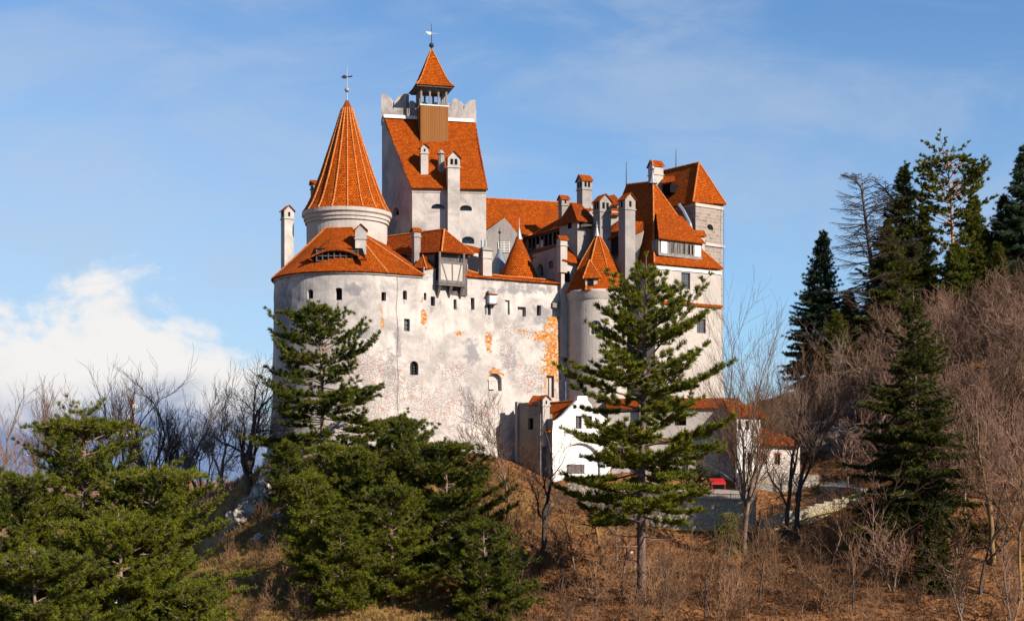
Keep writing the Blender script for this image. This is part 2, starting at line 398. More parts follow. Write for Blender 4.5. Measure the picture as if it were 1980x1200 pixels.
M['timber'] = simple('dark_timber', (0.055, 0.045, 0.045), (0.10, 0.082, 0.078), 3, 0.8, (1, 1, 0.3))
M['grey_timber'] = simple('grey_timber', (0.192, 0.174, 0.163), (0.118, 0.104, 0.100), 3, 0.85, (1, 1, 0.3))
M['oriel_timber'] = simple('weathered_oriel_timber', (0.125, 0.108, 0.104), (0.075, 0.064, 0.062), 3, 0.85, (1, 1, 0.3))
M['brown_frame'] = simple('brown_frame', (0.16, 0.085, 0.05), (0.10, 0.055, 0.035), 3, 0.7)
M['void'] = flat('dark_interior', (0.012, 0.010, 0.012), 0.9, 0, 0.0)
M['glass'] = flat('window_glass', (0.05, 0.06, 0.075), 0.12, 0, 0.6)
M['iron'] = flat('black_iron', (0.025, 0.023, 0.024), 0.6, 0.3)
M['lead'] = flat('grey_lead', (0.237, 0.252, 0.281), 0.5, 0.3)
M['dark_lead'] = flat('blue_grey_lead', (0.13, 0.16, 0.21), 0.5, 0.2)
M['white_metal'] = flat('white_metal', (0.555, 0.555, 0.548), 0.5, 0)
M['yellow'] = flat('yellow_paint', (0.55, 0.36, 0.02), 0.5)
M['red'] = flat('red_paint', (0.30, 0.008, 0.010), 0.6)
M['mast_red'] = flat('faded_red_paint', (0.26, 0.075, 0.070), 0.7)
M['red_dull'] = flat('dull_red_boards', (0.22, 0.028, 0.022), 0.7)
M['paving'] = simple('stone_paving', (0.252, 0.215, 0.185), (0.178, 0.152, 0.130), 1.2)
M['rock'] = simple('limestone', (0.340, 0.303, 0.274), (0.126, 0.107, 0.092), 0.9, 0.95, (1, 1, 0.6), 0.9, 0.36, 0.62)
M['bark_pine'] = simple('pine_bark', (0.115, 0.075, 0.058), (0.20, 0.135, 0.105), 2.5, 0.95, (1, 1, 0.3), 0.8)
M['bark_pine2'] = simple('tall_pine_bark', (0.075, 0.050, 0.042), (0.155, 0.10, 0.085), 1.6, 0.95, (1, 1, 0.3), 0.9)
M['bark_red'] = simple('red_pine_bark', (0.34, 0.17, 0.09), (0.22, 0.12, 0.08), 1.5, 0.95, (1, 1, 0.3), 0.5)
M['bark'] = simple('bare_tree_bark', (0.10, 0.066, 0.048), (0.18, 0.125, 0.09), 2.0, 0.95, (1, 1, 0.3), 0.6)
M['bark_moss'] = simple('mossy_bark', (0.11, 0.068, 0.045), (0.20, 0.125, 0.035), 1.1, 0.95, (1, 1, 0.4), 0.6)
M['bark_black'] = simple('dark_bark', (0.040, 0.033, 0.032), (0.065, 0.052, 0.048), 2.0, 0.95, (1, 1, 0.3), 0.5)
M['twig'] = twiggy('brown_twigs', (0.060, 0.030, 0.017), (0.205, 0.115, 0.065))
M['twig_purple'] = twiggy('purple_brown_twigs', (0.045, 0.026, 0.018), (0.20, 0.118, 0.084))
M['twig_grey'] = twiggy('grey_twigs', (0.085, 0.062, 0.052), (0.17, 0.13, 0.11))
M['pine'] = leafy('pine_needles', (0.026, 0.038, 0.003), (0.130, 0.138, 0.007))
M['pine_warm'] = leafy('olive_pine_needles', (0.018, 0.030, 0.003), (0.108, 0.116, 0.005), 0.45)
M['spruce'] = leafy('spruce_needles', (0.018, 0.027, 0.004), (0.076, 0.078, 0.007))
M['spruce_blue'] = leafy('blue_green_spruce_needles', (0.013, 0.032, 0.016), (0.048, 0.080, 0.034))
M['twig_dark'] = twiggy('dark_larch_twigs', (0.045, 0.030, 0.026), (0.085, 0.060, 0.052))
M['rock_shade'] = simple('shade_toned_rock', (0.13, 0.108, 0.092), (0.055, 0.046, 0.040), 0.9, 0.95, (1, 1, 0.6), 0.9, 0.36, 0.62)  # rock tone darkened to paint in the shade of the gap
M['dry_grass'] = leafy('dry_grass', (0.11, 0.062, 0.020), (0.26, 0.165, 0.052), 0.4)
M['leaf_litter'] = leafy('fallen_leaves', (0.10, 0.042, 0.017), (0.24, 0.115, 0.05), 0.5)
print('materials done')

# ---------------------------------------------------------------- terrain
CP = []
def cp(px, py, Y): CP.append((X(px, Y), Y, Z(py, Y)))
def cw(x, y, z): CP.append((x, y, z))
for a in ((540,868,211),(590,885,201),(650,884,197),(760,880,198),(850,874,202),(940,888,206),(1000,905,202),(1068,950,201),
          (1130,985,186.5),(1200,1022,186.5),(1330,1046,186),(1450,1046,185.5),(1540,1024,185.5),(1600,1006,185.5),(1690,962,186),
          (1200,948,196),(1350,945,197),(1450,945,196),(1500,985,197),(1570,985,197),(1500,990,192),(1600,934,200),(1660,930,202),(1680,934,192),
          (1050,1003,184),(1000,950,190),(960,905,200),(1243,1165,155),(1055,1150,163),(1000,1215,148),(1240,1215,146),(1500,1215,146),(1800,1215,148),(1980,1215,150),
          (1400,1120,165),(1550,1110,168),(1700,1010,178),(1720,1100,165),(1850,1010,177),(1980,965,180),(1980,820,195),(1980,650,225),(1850,720,215),
          (1770,830,208),(1720,900,200),(1700,660,250),(1850,625,250),(1980,585,250),(1610,720,255),(1600,862,226),(1500,862,240),(1450,840,260),(1550,775,270),
          (1150,1080,172),(1100,1100,168),(900,960,185),(800,905,192),(700,1000,172),(600,1005,170),(530,890,196),(500,905,197),(478,960,191),(440,1030,186),
          (500,1110,160),(450,1215,148),(600,1215,146),(800,1215,146),(900,1100,163),(700,1100,158),
          (425,1120,196),(380,1170,192),(300,1020,250),(350,972,330),(450,970,340),(200,985,262),(20,990,250),(-150,995,250),(100,1120,180),(300,1160,180),(2200,560,240),(2200,800,190),(2150,1150,155)):
    cp(*a)
for a in ((-38,110,-14),(-20,110,-15),(0,110,-16),(20,110,-16),(50,110,-16),(-50,150,-14),(-70,200,-9),(-60,60,-22),(0,60,-22),(60,60,-22),(-60,0,-28),(0,0,-30),(60,0,-28),
          (-20,215,4.5),(0,222,4.5),(20,222,3.5),(-8,240,4),(20,245,4),(0,290,-4),(40,300,14),(80,310,22),(110,260,34),(110,180,8),(120,100,-12),(-100,120,-14),(-100,300,-10),(-40,300,-8),(-30,250,-2)):
    cw(*a)
_c = np.array(CP); _n = len(_c)
_d = np.hypot(_c[:, None, 0] - _c[None, :, 0], _c[:, None, 1] - _c[None, :, 1])
_A = np.zeros((_n + 3, _n + 3)); _A[:_n, :_n] = _d + np.eye(_n) * -0.6
_A[:_n, _n] = 1; _A[:_n, _n + 1:] = _c[:, :2]; _A[_n, :_n] = 1; _A[_n + 1:, :_n] = _c[:, :2].T
_w = np.linalg.solve(_A, np.concatenate([_c[:, 2], np.zeros(3)]))
def ground_np(x, y, rough=True):
    x = np.asarray(x, float); y = np.asarray(y, float); sh = x.shape; x = x.ravel(); y = y.ravel(); z = np.zeros_like(x)
    for i in range(0, len(x), 20000):
        s_ = slice(i, i + 20000)
        d = np.hypot(x[s_, None] - _c[None, :, 0], y[s_, None] - _c[None, :, 1])
        z[s_] = d @ _w[:_n] + _w[_n] + x[s_] * _w[_n + 1] + y[s_] * _w[_n + 2]
    # blend to rolling far country outside the mapped hill
    dx = np.maximum(np.abs(x - 5) - 115, 0); dy = np.maximum(np.maximum(y - 330, -y - 20), 0)
    k = np.clip(np.hypot(dx, dy) / 160, 0, 1); k = k * k * (3 - 2 * k)
    far = -16 + 9 * np.sin(x * 0.0021 + 1.0) * np.cos(y * 0.0013) + np.clip((y - 700) / 2500, 0, 1) * 9 + 5 * np.sin(x * 0.006 + y * 0.004)
    far = np.minimum(far, 0.0022 * np.abs(y) - 6)
    z = z * (1 - k) + far * k
    lim = -2.15 + (y - 188.5) * 0.065 - 0.75
    z = np.where((x > 9.6) & (x < 31.5) & (y > 188.3) & (y < 206), np.minimum(z, lim), z)
    return z.reshape(sh)
def ground(x, y):
    z = float(ground_np(np.array([x]), np.array([y]))[0])
    return z + rough(x, y)
def rough(x, y):
    v = Vector((x, y, 0))
    return 0.55 * mnoise.noise(v * 0.11) + 0.28 * mnoise.noise(v * 0.33) + 0.12 * mnoise.noise(v * 0.9)

def axis(lo, hi, step, far, n):
    core = list(np.arange(lo, hi + 1e-6, step)); g = np.geomspace(1, far, n)
    return np.array(sorted([lo - q * step * 2 for q in g] + core + [hi + q * step * 2 for q in g]))
gx = axis(-100, 115, 0.9, 3200, 22); gy = axis(-10, 320, 0.9, 4400, 22)
gy = gy[gy > -900]
GX, GY = np.meshgrid(gx, gy); GZ = ground_np(GX, GY)
nz = np.zeros_like(GZ)
for j in range(len(gy)):
    if gy[j] < 60 or gy[j] > 330: continue
    for i in range(len(gx)):
        if -110 < gx[i] < 125: nz[j, i] = rough(gx[i], gy[j])
GZ = GZ + nz
nx_, ny_ = len(gx), len(gy)
vv = np.stack([GX, GY, GZ], -1).reshape(-1, 3)
idx = np.arange(nx_ * ny_).reshape(ny_, nx_)
ff = np.stack([idx[:-1, :-1], idx[:-1, 1:], idx[1:, 1:], idx[1:, :-1]], -1).reshape(-1, 4)
def mesh_np(name, verts, faces_list, mats, midx=None, smooth=False):
    """verts (V,3); faces_list: arrays (n,k) of vertex indices"""
    me = bpy.data.meshes.new(name)
    me.vertices.add(len(verts)); me.vertices.foreach_set('co', np.ascontiguousarray(verts, dtype=np.float32).ravel())
    tot = np.concatenate([np.full(len(f), f.shape[1], np.int32) for f in faces_list])
    loops = np.concatenate([f.ravel() for f in faces_list]).astype(np.int32)
    me.loops.add(len(loops)); me.loops.foreach_set('vertex_index', loops)
    me.polygons.add(len(tot)); st = np.zeros(len(tot), np.int32); st[1:] = np.cumsum(tot)[:-1]
    me.polygons.foreach_set('loop_start', st); me.polygons.foreach_set('loop_total', tot)
    for m in mats: me.materials.append(m)
    if midx is not None: me.polygons.foreach_set('material_index', midx.astype(np.int32))
    if smooth: me.polygons.foreach_set('use_smooth', np.ones(len(tot), bool))
    me.update(calc_edges=True)
    return me

gm, t, b = mk('hillside_ground'); p = t.pos()
g1 = t.noise(0.09, 6, 0.65, p, 0.4); g2 = t.noise(0.9, 5, 0.65, p); g3 = t.noise(5.0, 4, 0.6, p)
litter = t.mix(t.sstep(g2, 0.35, 0.65), (0.125, 0.050, 0.017), (0.215, 0.095, 0.034))
litter = t.mix(t.math('MULTIPLY', t.sstep(g3, 0.5, 0.66), 0.5), litter, (0.24, 0.14, 0.075))
litter = t.mix(t.math('MULTIPLY', t.sstep(g3, 0.48, 0.36), 0.5), litter, (0.09, 0.045, 0.02))
grass = t.mix(t.sstep(g2, 0.35, 0.65), (0.125, 0.070, 0.022), (0.215, 0.130, 0.042))
grass = t.mix(t.sstep(g3, 0.5, 0.7), grass, (0.15, 0.10, 0.03))
c = t.mix(t.sstep(t.math('ADD', t.attr('grass'), t.math('SUBTRACT', g1, 0.5)), 0.35, 0.65), litter, grass)
nz_ = t.n('ShaderNodeSeparateXYZ', Vector=t.N.new('ShaderNodeNewGeometry').outputs['Normal']).outputs[2]
rk = t.mix(g2, (0.12, 0.10, 0.085), (0.33, 0.29, 0.26))
steep = t.sstep(t.math('ADD', nz_, t.math('MULTIPLY', t.math('SUBTRACT', g2, 0.5), 0.5)), 0.66, 0.52)
c = t.mix(t.math('MAXIMUM', t.math('MULTIPLY', steep, 0.85), t.sstep(t.noise(0.45, 6, 0.7, p), 0.665, 0.69)), c, rk)
dist = t.n('ShaderNodeVectorMath', {'operation': 'LENGTH'}, **{'#0': p}).outputs['Value']
farc = t.mix(t.sstep(t.noise(0.012, 5, 0.65, p), 0.4, 0.6), (0.155, 0.105, 0.09), (0.26, 0.17, 0.12))
c = t.mix(t.sstep(dist, 330, 600), c, farc)
c = t.mix(t.math('MULTIPLY', t.sstep(t.noise(0.28, 6, 0.7, p, 0.6), 0.50, 0.66), 0.45), c, (0.060, 0.033, 0.015))
t.L.new(c, b.inputs['Base Color']); b.inputs['Roughness'].default_value = 0.97; b.inputs['Specular IOR Level'].default_value = 0.1
bump(t, b, t.math('ADD', g2, t.math('MULTIPLY', g3, 0.6)), 0.9, 0.25)
me = mesh_np('ground', vv, [ff], [gm], smooth=True)
ga = me.attributes.new('grass', 'FLOAT', 'POINT')
gr_v = np.clip(0.55 - (GX + 12) / 30, 0, 1) * np.clip((GY - 120) / 30, 0, 1) + np.exp(-((GX - 6) / 14) ** 2 - ((GY - 185) / 12) ** 2) * 0.5
ga.data.foreach_set('value', np.clip(gr_v, 0, 1).astype(np.float32).ravel())
go = bpy.data.objects.new('ground', me); link(go); tag(go, 'hillside of brown fallen leaves and dry yellow grass below the castle', None, None, 'structure')

# ---------------------------------------------------------------- wall sheets with real openings
def planar(A, B, batter=0.0, zb=0.0):
    A = Vector((A[0], A[1], 0)); B = Vector((B[0], B[1], 0)); d = B - A; L = d.length; d.normalize(); n = Vector((d.y, -d.x, 0))
    def P(s, z, o=0.0):
        q = A + d * s + n * (o + batter * max(0.0, zb - z)); q.z = z; return q
    P.L = L; return P
def s_of(P, px, z, lo, hi):
    f = lambda s: P(s, z).x / P(s, z).y * F + 990 - px
    for _ in range(50):
        m = (lo + hi) / 2
        if f(m) < 0: lo = m
        else: hi = m
    return (lo + hi) / 2
def hole(P, px, py, w, h, lo=0.0, hi=None, arch=0.0, depth=0.7, kind='void', frame=None):
    hi = P.L if hi is None else hi
    z = 25.0
    for _ in range(4):
        s = s_of(P, px, z, lo, hi); z = Z(py, P(s, z).y)
    s0 = s_of(P, px - w / 2, z, lo, hi); s1 = s_of(P, px + w / 2, z, lo, hi); hh = h * P(s, z).y / F / 2
    return dict(s0=s0, s1=s1, z0=z - hh, z1=z + hh, arch=arch, depth=depth, kind=kind, frame=frame)
def sheet(P, ss, zs, holes, mb, m=0):
    """the wall surface between the openings; ss, zs are the plain subdivisions"""
    he = [q for h in holes for q in (h['s0'], h['s1'])]; hz = [q for h in holes for q in (h['z0'], h['z1'])]
    ss = sorted(he + [s for s in ss if all(abs(s - q) > 0.06 for q in he)]); zs = sorted(hz + [z for z in zs if all(abs(z - q) > 0.06 for q in hz)])
    ss = [s for i, s in enumerate(ss) if i == 0 or s - ss[i - 1] > 1e-5]; zs = [z for i, z in enumerate(zs) if i == 0 or z - zs[i - 1] > 1e-5]
    for i in range(len(ss) - 1):
        for j in range(len(zs) - 1):
            a, c = (ss[i] + ss[i + 1]) / 2, (zs[j] + zs[j + 1]) / 2
            if any(h['s0'] < a < h['s1'] and h['z0'] < c < h['z1'] for h in holes): continue
            mb.poly([P(ss[i], zs[j]), P(ss[i + 1], zs[j]), P(ss[i + 1], zs[j + 1]), P(ss[i], zs[j + 1])], m, smooth=False)
    for h in holes:
        if h['arch'] > 0:
            pts = arch_pts(h); mid = len(pts) // 2
            for k in range(mid): mb.poly([P(h['s0'], h['z1']), P(*pts[k]), P(*pts[k + 1])], m)
            for k in range(mid, len(pts) - 1): mb.poly([P(h['s1'], h['z1']), P(*pts[k]), P(*pts[k + 1])], m)
def arch_pts(h, n=8):
    w = (h['s1'] - h['s0']) / 2; c = (h['s0'] + h['s1']) / 2; r = w * h['arch']; zs = h['z1'] - r
    return [(c - w * math.cos(math.pi * k / n), zs + r * math.sin(math.pi * k / n)) for k in range(n + 1)]
def opening(P, h, parent, wallmat, name='window', inner=None):
    """reveal and back of an opening: one part, its frame a sub-part"""
    mb = MB(); d = h['depth']
    if h['arch'] > 0:
        a = arch_pts(h); out = [(h['s0'], h['z0'])] + a + [(h['s1'], h['z0'])]
    else: out = [(h['s0'], h['z0']), (h['s0'], h['z1']), (h['s1'], h['z1']), (h['s1'], h['z0'])]
    n = len(out)
    for i in range(n):
        p, q = out[i], out[(i + 1) % n]
        mb.poly([P(*p), P(*q), P(*q, -d), P(*p, -d)], 0)
    mb.poly([P(*q, -d) for q in out[::-1]], 1)
    back = {'void': M['void'], 'glass': M['glass'], 'niche': wallmat}[h['kind']]
    o = mb.build(name, [inner or wallmat, back], parent)
    if h['frame']:
        fb = MB(); s0, s1, z0, z1 = h['s0'], h['s1'], h['z0'], h['z1']; t = 0.09; dd = -d * 0.75
        nb, nh, fm = h['frame'][:3]
        w = s1 - s0
        def bar(a, b2, c2, d2):
            fb.hexa([P(a, c2, dd), P(b2, c2, dd), P(b2, c2, dd - 0.08), P(a, c2, dd - 0.08), P(a, d2, dd), P(b2, d2, dd), P(b2, d2, dd - 0.08), P(a, d2, dd - 0.08)])
        bar(s0 + .01, s0 + t, z0 + .01, z1 - .01); bar(s1 - t, s1 - .01, z0 + .01, z1 - .01); bar(s0 + t, s1 - t, z0 + .01, z0 + t); bar(s0 + t, s1 - t, z1 - t, z1 - .01)
        for k in range(1, nb + 1):
            x = s0 + w * k / (nb + 1); bar(x - .04, x + .04, z0 + t, z1 - t)
        for k in range(1, nh + 1):
            z = z0 + (z1 - z0) * k / (nh + 1); bar(s0 + t, s1 - t, z - .035, z + .035)
        fb.build('window_frame', M[fm], o)
    return o
lin = lambda a, b, st: list(np.linspace(a, b, max(2, int(abs(b - a) / st) + 1)))

def chimney(parent, px0, px1, yt, yb, Y, rot=30, mat='plaster', ridge='front', slots=1, tile='tile', cap=None):
    w = (px1 - px0) * Y / F / (math.cos(R(rot)) + math.sin(abs(R(rot))))
    xc = X((px0 + px1) / 2, Y); fr = Fr(xc, Y + w * 0.55, R(rot)); zt, zb = Z(yt, Y), Z(yb, Y); H = zt - zb; k = w / 2
    mb = MB(); rh = 0.62 * w if cap != 'flat' else 0.3 * w; hh = min(0.8 * w, 0.3 * H); z1 = zt - rh; z2 = z1 - hh
    mb.fbox(fr, -k, k, -k, k, zb - 1.6, z2)
    mb.fbox(fr, -k - .12, k + .12, -k - .12, k + .12, z2, z2 + .16)
    mb.fbox(fr, -k - .02, k + .02, -k - .02, k + .02, z2 + .16, z1)
    sw = 0.115 * w
    for j in range(slots):
        a = (j - (slots - 1) / 2) * 0.36 * w
        for s_ in (-1, 1):
            mb.fbox(fr, a - sw, a + sw, (k + .015) if s_ > 0 else -k - .035, (k + .035) if s_ > 0 else -k - .015, z2 + .25 * hh + .1, z1 - .12, 1)
            if s_ < 0: mb.fbox(fr, -k - .035, -k - .015, a - sw, a + sw, z2 + .25 * hh + .1, z1 - .12, 1)
    e = k + .22
    if cap == 'flat':
        o = mb.build('chimney', [M[mat], M['void']], parent)
        c = MB(); c.fbox(fr, -e, e, -e, e, z1, z1 + .12); c.fbox(fr, -k, k, -k, k, z1 + .12, zt); c.build('chimney_cap', M['parapet'], o); return o
    if ridge == 'front':      # gable end to the front
        g = [(-k - .02, z1), (k + .02, z1), (0, zt - .12)]
        for b_ in (k + .02, -k - .02):
            mb.poly([fr(a, b_, z) for a, z in g] if b_ > 0 else [fr(a, b_, z) for a, z in g][::-1])
        o = mb.build('chimney', [M[mat], M['void']], parent)
        c = MB()
        for s_ in (-1, 1):
            q = [(0, zt), (s_ * e, z1 - .06)]
            c.hexa([fr(s_ * e, e, z1 - .06), fr(0, e, zt - .10), fr(0, -e, zt - .10), fr(s_ * e, -e, z1 - .06), fr(s_ * e, e, z1 + .06), fr(0, e, zt + .02), fr(0, -e, zt + .02), fr(s_ * e, -e, z1 + .06)])
    else:
        g = [(-k - .02, z1), (k + .02, z1), (0, zt - .12)]
        for a_ in (k + .02, -k - .02):
            mb.poly([fr(a_, b_, z) for b_, z in g])
        o = mb.build('chimney', [M[mat], M['void']], parent)
        c = MB()
        for s_ in (-1, 1):
            c.hexa([fr(-e, s_ * e, z1 - .06), fr(e, s_ * e, z1 - .06), fr(e, 0, zt - .10), fr(-e, 0, zt - .10), fr(-e, s_ * e, z1 + .06), fr(e, s_ * e, z1 + .06), fr(e, 0, zt + .02), fr(-e, 0, zt + .02)])
    c.build('chimney_roof', M[tile], o)
    return o
def finial(parent, px, yb, yt, Y, ball=None, cone=None, mat='lead', name='finial', vane=None):
    mb = MB(); x = X(px, Y); z0, z1 = Z(yb, Y), Z(yt, Y)
    mb.tube((x, Y, z0 - .3), (x, Y, z1), .09, .035, 8)
    if cone:
        mb.lathe((x, Y), [(cone[0], z0 - .25), (cone[0] * .55, z0 + cone[1] * .35), (.1, z0 + cone[1]), (.05, z0 + cone[1] + .01)], 10)
    if ball:
        zb = Z(ball[0], Y); r = ball[1]
        mb.lathe((x, Y), [(.02, zb - r)] + [(r * math.sin(math.pi * k / 8), zb - r * math.cos(math.pi * k / 8)) for k in range(1, 8)] + [(.02, zb + r)], 12)
    o = mb.build(name, M[mat], parent)
    if vane:
        vb = MB(); zv = Z(vane[0], Y)
        vb.slab([(x + a * vane[1], Y - .03, zv + b_ * vane[1]) for a, b_ in vane[2]], .05)
        vb.tube((x - vane[1] * 1.3, Y, zv), (x + vane[1] * 1.2, Y, zv), .025, .025, 5)
        vb.build('weathervane', M[vane[3]], o)
    return o
def hitp(px, py, p0, n):
    d = Vector(((px - 990) / F, 1.0, (HZ - py) / F)); k = Vector(p0).dot(n) / d.dot(n); return d * k
def plane_n(a, b_, c): return (Vector(b_) - Vector(a)).cross(Vector(c) - Vector(a)).normalized()

# ---------------------------------------------------------------- round bastion and curtain wall
BX, BY, BR = X(680, 211), 211.0, 10.9
PH0, PH1 = R(-150), R(30)
ARC = BR * (PH1 - PH0)
CURT = 29.0
EAVE = 28.4
def PB(s, z, o=0.0):
    flare = 0.018 * max(0, EAVE - z) + 1.3 * max(0.0, (13 - z) / 13) ** 2
    if z > -900:
        rgh = 0.10 * mnoise.noise(Vector((s * 0.35, z * 0.35, 3.3))) + 0.05 * mnoise.noise(Vector((s, z, 9.1)))
    rr = flare + o + rgh
    if s <= ARC:
        a = PH0 + s / BR
        return Vector((BX + (BR + rr) * math.sin(a), BY - (BR + rr) * math.cos(a), z))
    d = s - ARC; c, sn = math.cos(PH1), math.sin(PH1)
    return Vector((BX + BR * sn + d * c + rr * sn, BY - BR * c + d * sn - rr * c, z))
PB.L = ARC + CURT
LO = BR * (R(-85) - PH0)
SPLIT = s_of(PB, 817, 25.0, LO, PB.L)

BLOB = [(735,597,4,12),(738,622,5,14),(820,612,7,24),(945,662,9,26),(957,722,20,12),(1068,690,20,85),(1052,650,26,14),(655,598,5,20),(595,690,32,11),(1056,716,14,10),(737,546,4,4),(1010,640,16,5),(815,580,3,12),(888,644,12,5),(850,680,5,7),(1068,620,16,14)]
STONE = [(700,710,75,48),(640,690,30,30),(760,760,70,55),(880,720,42,22),(840,790,70,55),(930,800,40,30),(1000,640,40,14),(700,800,80,60),(1030,730,40,40),(980,690,20,30)]
STAIN = [(914,676,22,34),(985,690,22,36),(700,645,45,14),(905,790,12,60),(548,620,16,110),(770,660,10,40),(1000,560,90,10),(690,560,30,20),(1050,610,30,30),(755,720,25,50)]
DRIP = [(600,577,5),(655,580,5),(742,582,4),(783,579,4),(787,640,5),(801,724,7),(837,591,4),(880,597,4),(914,598,4),(946,610,6),(981,608,4),(1009,611,7),(1042,610,4),(957,755,10),(853,575,4),(870,575,4),(886,575,4),(830,520,5),(700,532,5)]
class Masks:
    keys = ('brick', 'stone', 'stain', 'fleck')
    def __call__(s, co):
        px = co.x / co.y * F + 990; py = HZ - co.z / co.y * F
        g = lambda L: max([math.exp(-((px - a) / c_) ** 2 - ((py - b_) / d_) ** 2) for a, b_, c_, d_ in L])
        drip = 0.0
        for hx_, hy_, hw_ in DRIP:
            if abs(px - hx_) < 14 and py > hy_: drip = max(drip, math.exp(-((px - hx_ + 1.5) / hw_) ** 2) * math.exp(-(py - hy_) / 42))
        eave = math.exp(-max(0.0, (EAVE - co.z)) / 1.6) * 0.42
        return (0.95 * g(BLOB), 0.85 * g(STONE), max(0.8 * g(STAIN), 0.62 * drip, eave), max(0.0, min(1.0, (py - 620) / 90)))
masks = Masks()
def B_(px, py, w, h, **k): return hole(PB, px, py, w, h, LO, PB.L, **k)
b_holes = [B_(600,568,11,18,arch=.8), B_(655,568,13,24,arch=.5), B_(742,573,9,17), B_(783,570,8,18,arch=.9), B_(787,628,11,24,frame=(1,2,'grey_timber'),kind='glass',depth=.5), B_(801,711,16,27,arch=1,frame=(2,4,'iron'))]
c_holes = [B_(837,582,8,18), B_(880,588,6,19), B_(914,587,7,23), B_(946,598,6,22), B_(981,594,9,28,kind='niche',depth=.35), B_(1009,602,16,18,kind='niche',depth=.6),
           B_(1042,600,8,20), B_(1074,598,13,28,kind='niche',depth=.5), B_(957,738,26,34,arch=.9,kind='niche',depth=.7), B_(1064,747,15,42,kind='niche',depth=.5,frame=(1,0,'brown_frame')), B_(822,573,5,14)]
zz = lin(-3, EAVE, 0.55)
bt = thing('round_bastion', 'broad round bastion with patchy plaster and a half cone tiled roof with dormer', 'bastion', PB(LO + 12, 4))
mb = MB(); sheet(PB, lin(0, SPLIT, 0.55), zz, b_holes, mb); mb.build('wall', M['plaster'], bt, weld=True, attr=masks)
for h in b_holes: opening(PB, h, bt, M['plaster'])
cw_ = thing('curtain_wall', 'long stained curtain wall with loopholes and exposed orange brickwork', 'castle wall', PB(SPLIT + 12, 4))
zt = EAVE + .35
mb = MB(); sheet(PB, lin(SPLIT, PB.L, 0.55), zz + [zt], c_holes, mb)
# wall thickness behind, top and ends
for s0, s1 in zip(lin(SPLIT, PB.L, 3)[:-1], lin(SPLIT, PB.L, 3)[1:]):
    mb.poly([PB(s0, zt), PB(s1, zt), PB(s1, zt, -1.6), PB(s0, zt, -1.6)]); mb.poly([PB(s1, 2, -1.6), PB(s0, 2, -1.6), PB(s0, zt, -1.6), PB(s1, zt, -1.6)])
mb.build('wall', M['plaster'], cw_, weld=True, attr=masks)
for h in c_holes: opening(PB, h, cw_, M['plaster'])
# narrow tiled coping on the curtain wall
mb = MB(); s_c = s_of(PB, 896, 28, LO, PB.L)
for s0, s1 in zip(lin(s_c, PB.L, 1.0)[:-1], lin(s_c, PB.L, 1.0)[1:]):
    dz = lambda s: 0.9 * max(0, 1 - (s - s_c) / 3.0) + 0.06 * math.sin(s * 1.7)
    mb.hexa([PB(s0, zt - .05, .42), PB(s1, zt - .05, .42), PB(s1, zt + .05, -1.8), PB(s0, zt + .05, -1.8), PB(s0, zt + .12 + dz(s0) * .2, .42), PB(s1, zt + .12 + dz(s1) * .2, .42), PB(s1, zt + .75 + dz(s1), -1.8), PB(s0, zt + .75 + dz(s0), -1.8)])
o = mb.build('roof', M['tile'], cw_, weld=True)
mb = MB(); ss_ = lin(s_c, PB.L, 2.0)
for s0, s1 in zip(ss_[:-1], ss_[1:]): mb.caps(PB(s0, zt + .8 + dz(s0), -1.8), PB(s1, zt + .8 + dz(s1), -1.8), .15)
mb.build('ridge_tiles', M['ridge'], o)
# stone hood with a ledge over one loophole, sill block of the arched niche
mb = MB(); q = B_(948,578,12,20); s0, s1 = q['s0'], q['s1']
def pbox(mb, P, s0, s1, z0, z1, d0, d1, m=0):
    mb.hexa([P(s0, z0, d1), P(s1, z0, d1), P(s1, z0, d0), P(s0, z0, d0), P(s0, z1, d1), P(s1, z1, d1), P(s1, z1, d0), P(s0, z1, d0)], m)
pbox(mb, PB, s0, s1, q['z0'] + .1, q['z1'] - .2, -.2, .75); pbox(mb, PB, s0 - .15, s1 + .2, q['z0'] - .1, q['z0'] + .1, -.2, .9, 1)
pbox(mb, PB, s0 - .2, s1 + .25, q['z1'] - .2, q['z1'] - .05, -.2, .95, 2); pbox(mb, PB, s0 - .1, s0 + .45, q['z1'] - .05, q['z1'] + .35, -.2, .6, 1); pbox(mb, PB, s0 - .35, s0 - .15, q['z0'] - 1.4, q['z0'] - .1, -.2, .12, 1)
mb.build('stone_hood', [M['white'], M['dim'], M['tile_old']], cw_)
mb = MB(); q = B_(952,744,15,17); pbox(mb, PB, q['s0'], q['s1'], q['z0'], q['z1'], -.6, .12); pbox(mb, PB, q['s0'] - .1, q['s1'] + .12, q['z1'], q['z1'] + .12, -.6, .2); mb.build('stone_block', M['white_stone'], cw_)
mb = MB(); q = B_(1074,588,12,14); pbox(mb, PB, q['s0'] - .15, q['s1'] - .4, q['z0'], q['z1'] - .3, -.3, .35); mb.build('stone_bracket', M['dim'], cw_)
# return wall to the gate tower, in shade
E0 = PB(PB.L, 10)
GTX, GTY, GTR = X(1156, 216), 216.0, 4.3
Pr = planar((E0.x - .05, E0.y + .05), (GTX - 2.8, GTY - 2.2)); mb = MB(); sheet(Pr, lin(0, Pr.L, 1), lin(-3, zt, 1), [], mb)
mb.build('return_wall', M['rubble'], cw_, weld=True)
# lightning cable on the bastion
mb = MB(); s_l = s_of(PB, 768, 20, LO, PB.L); mb.path([PB(s_l + .12 * math.sin(z), z, .12) for z in lin(28.3, 8, 1.5)], .022, 4); mb.build('lightning_cable', M['iron'], bt)

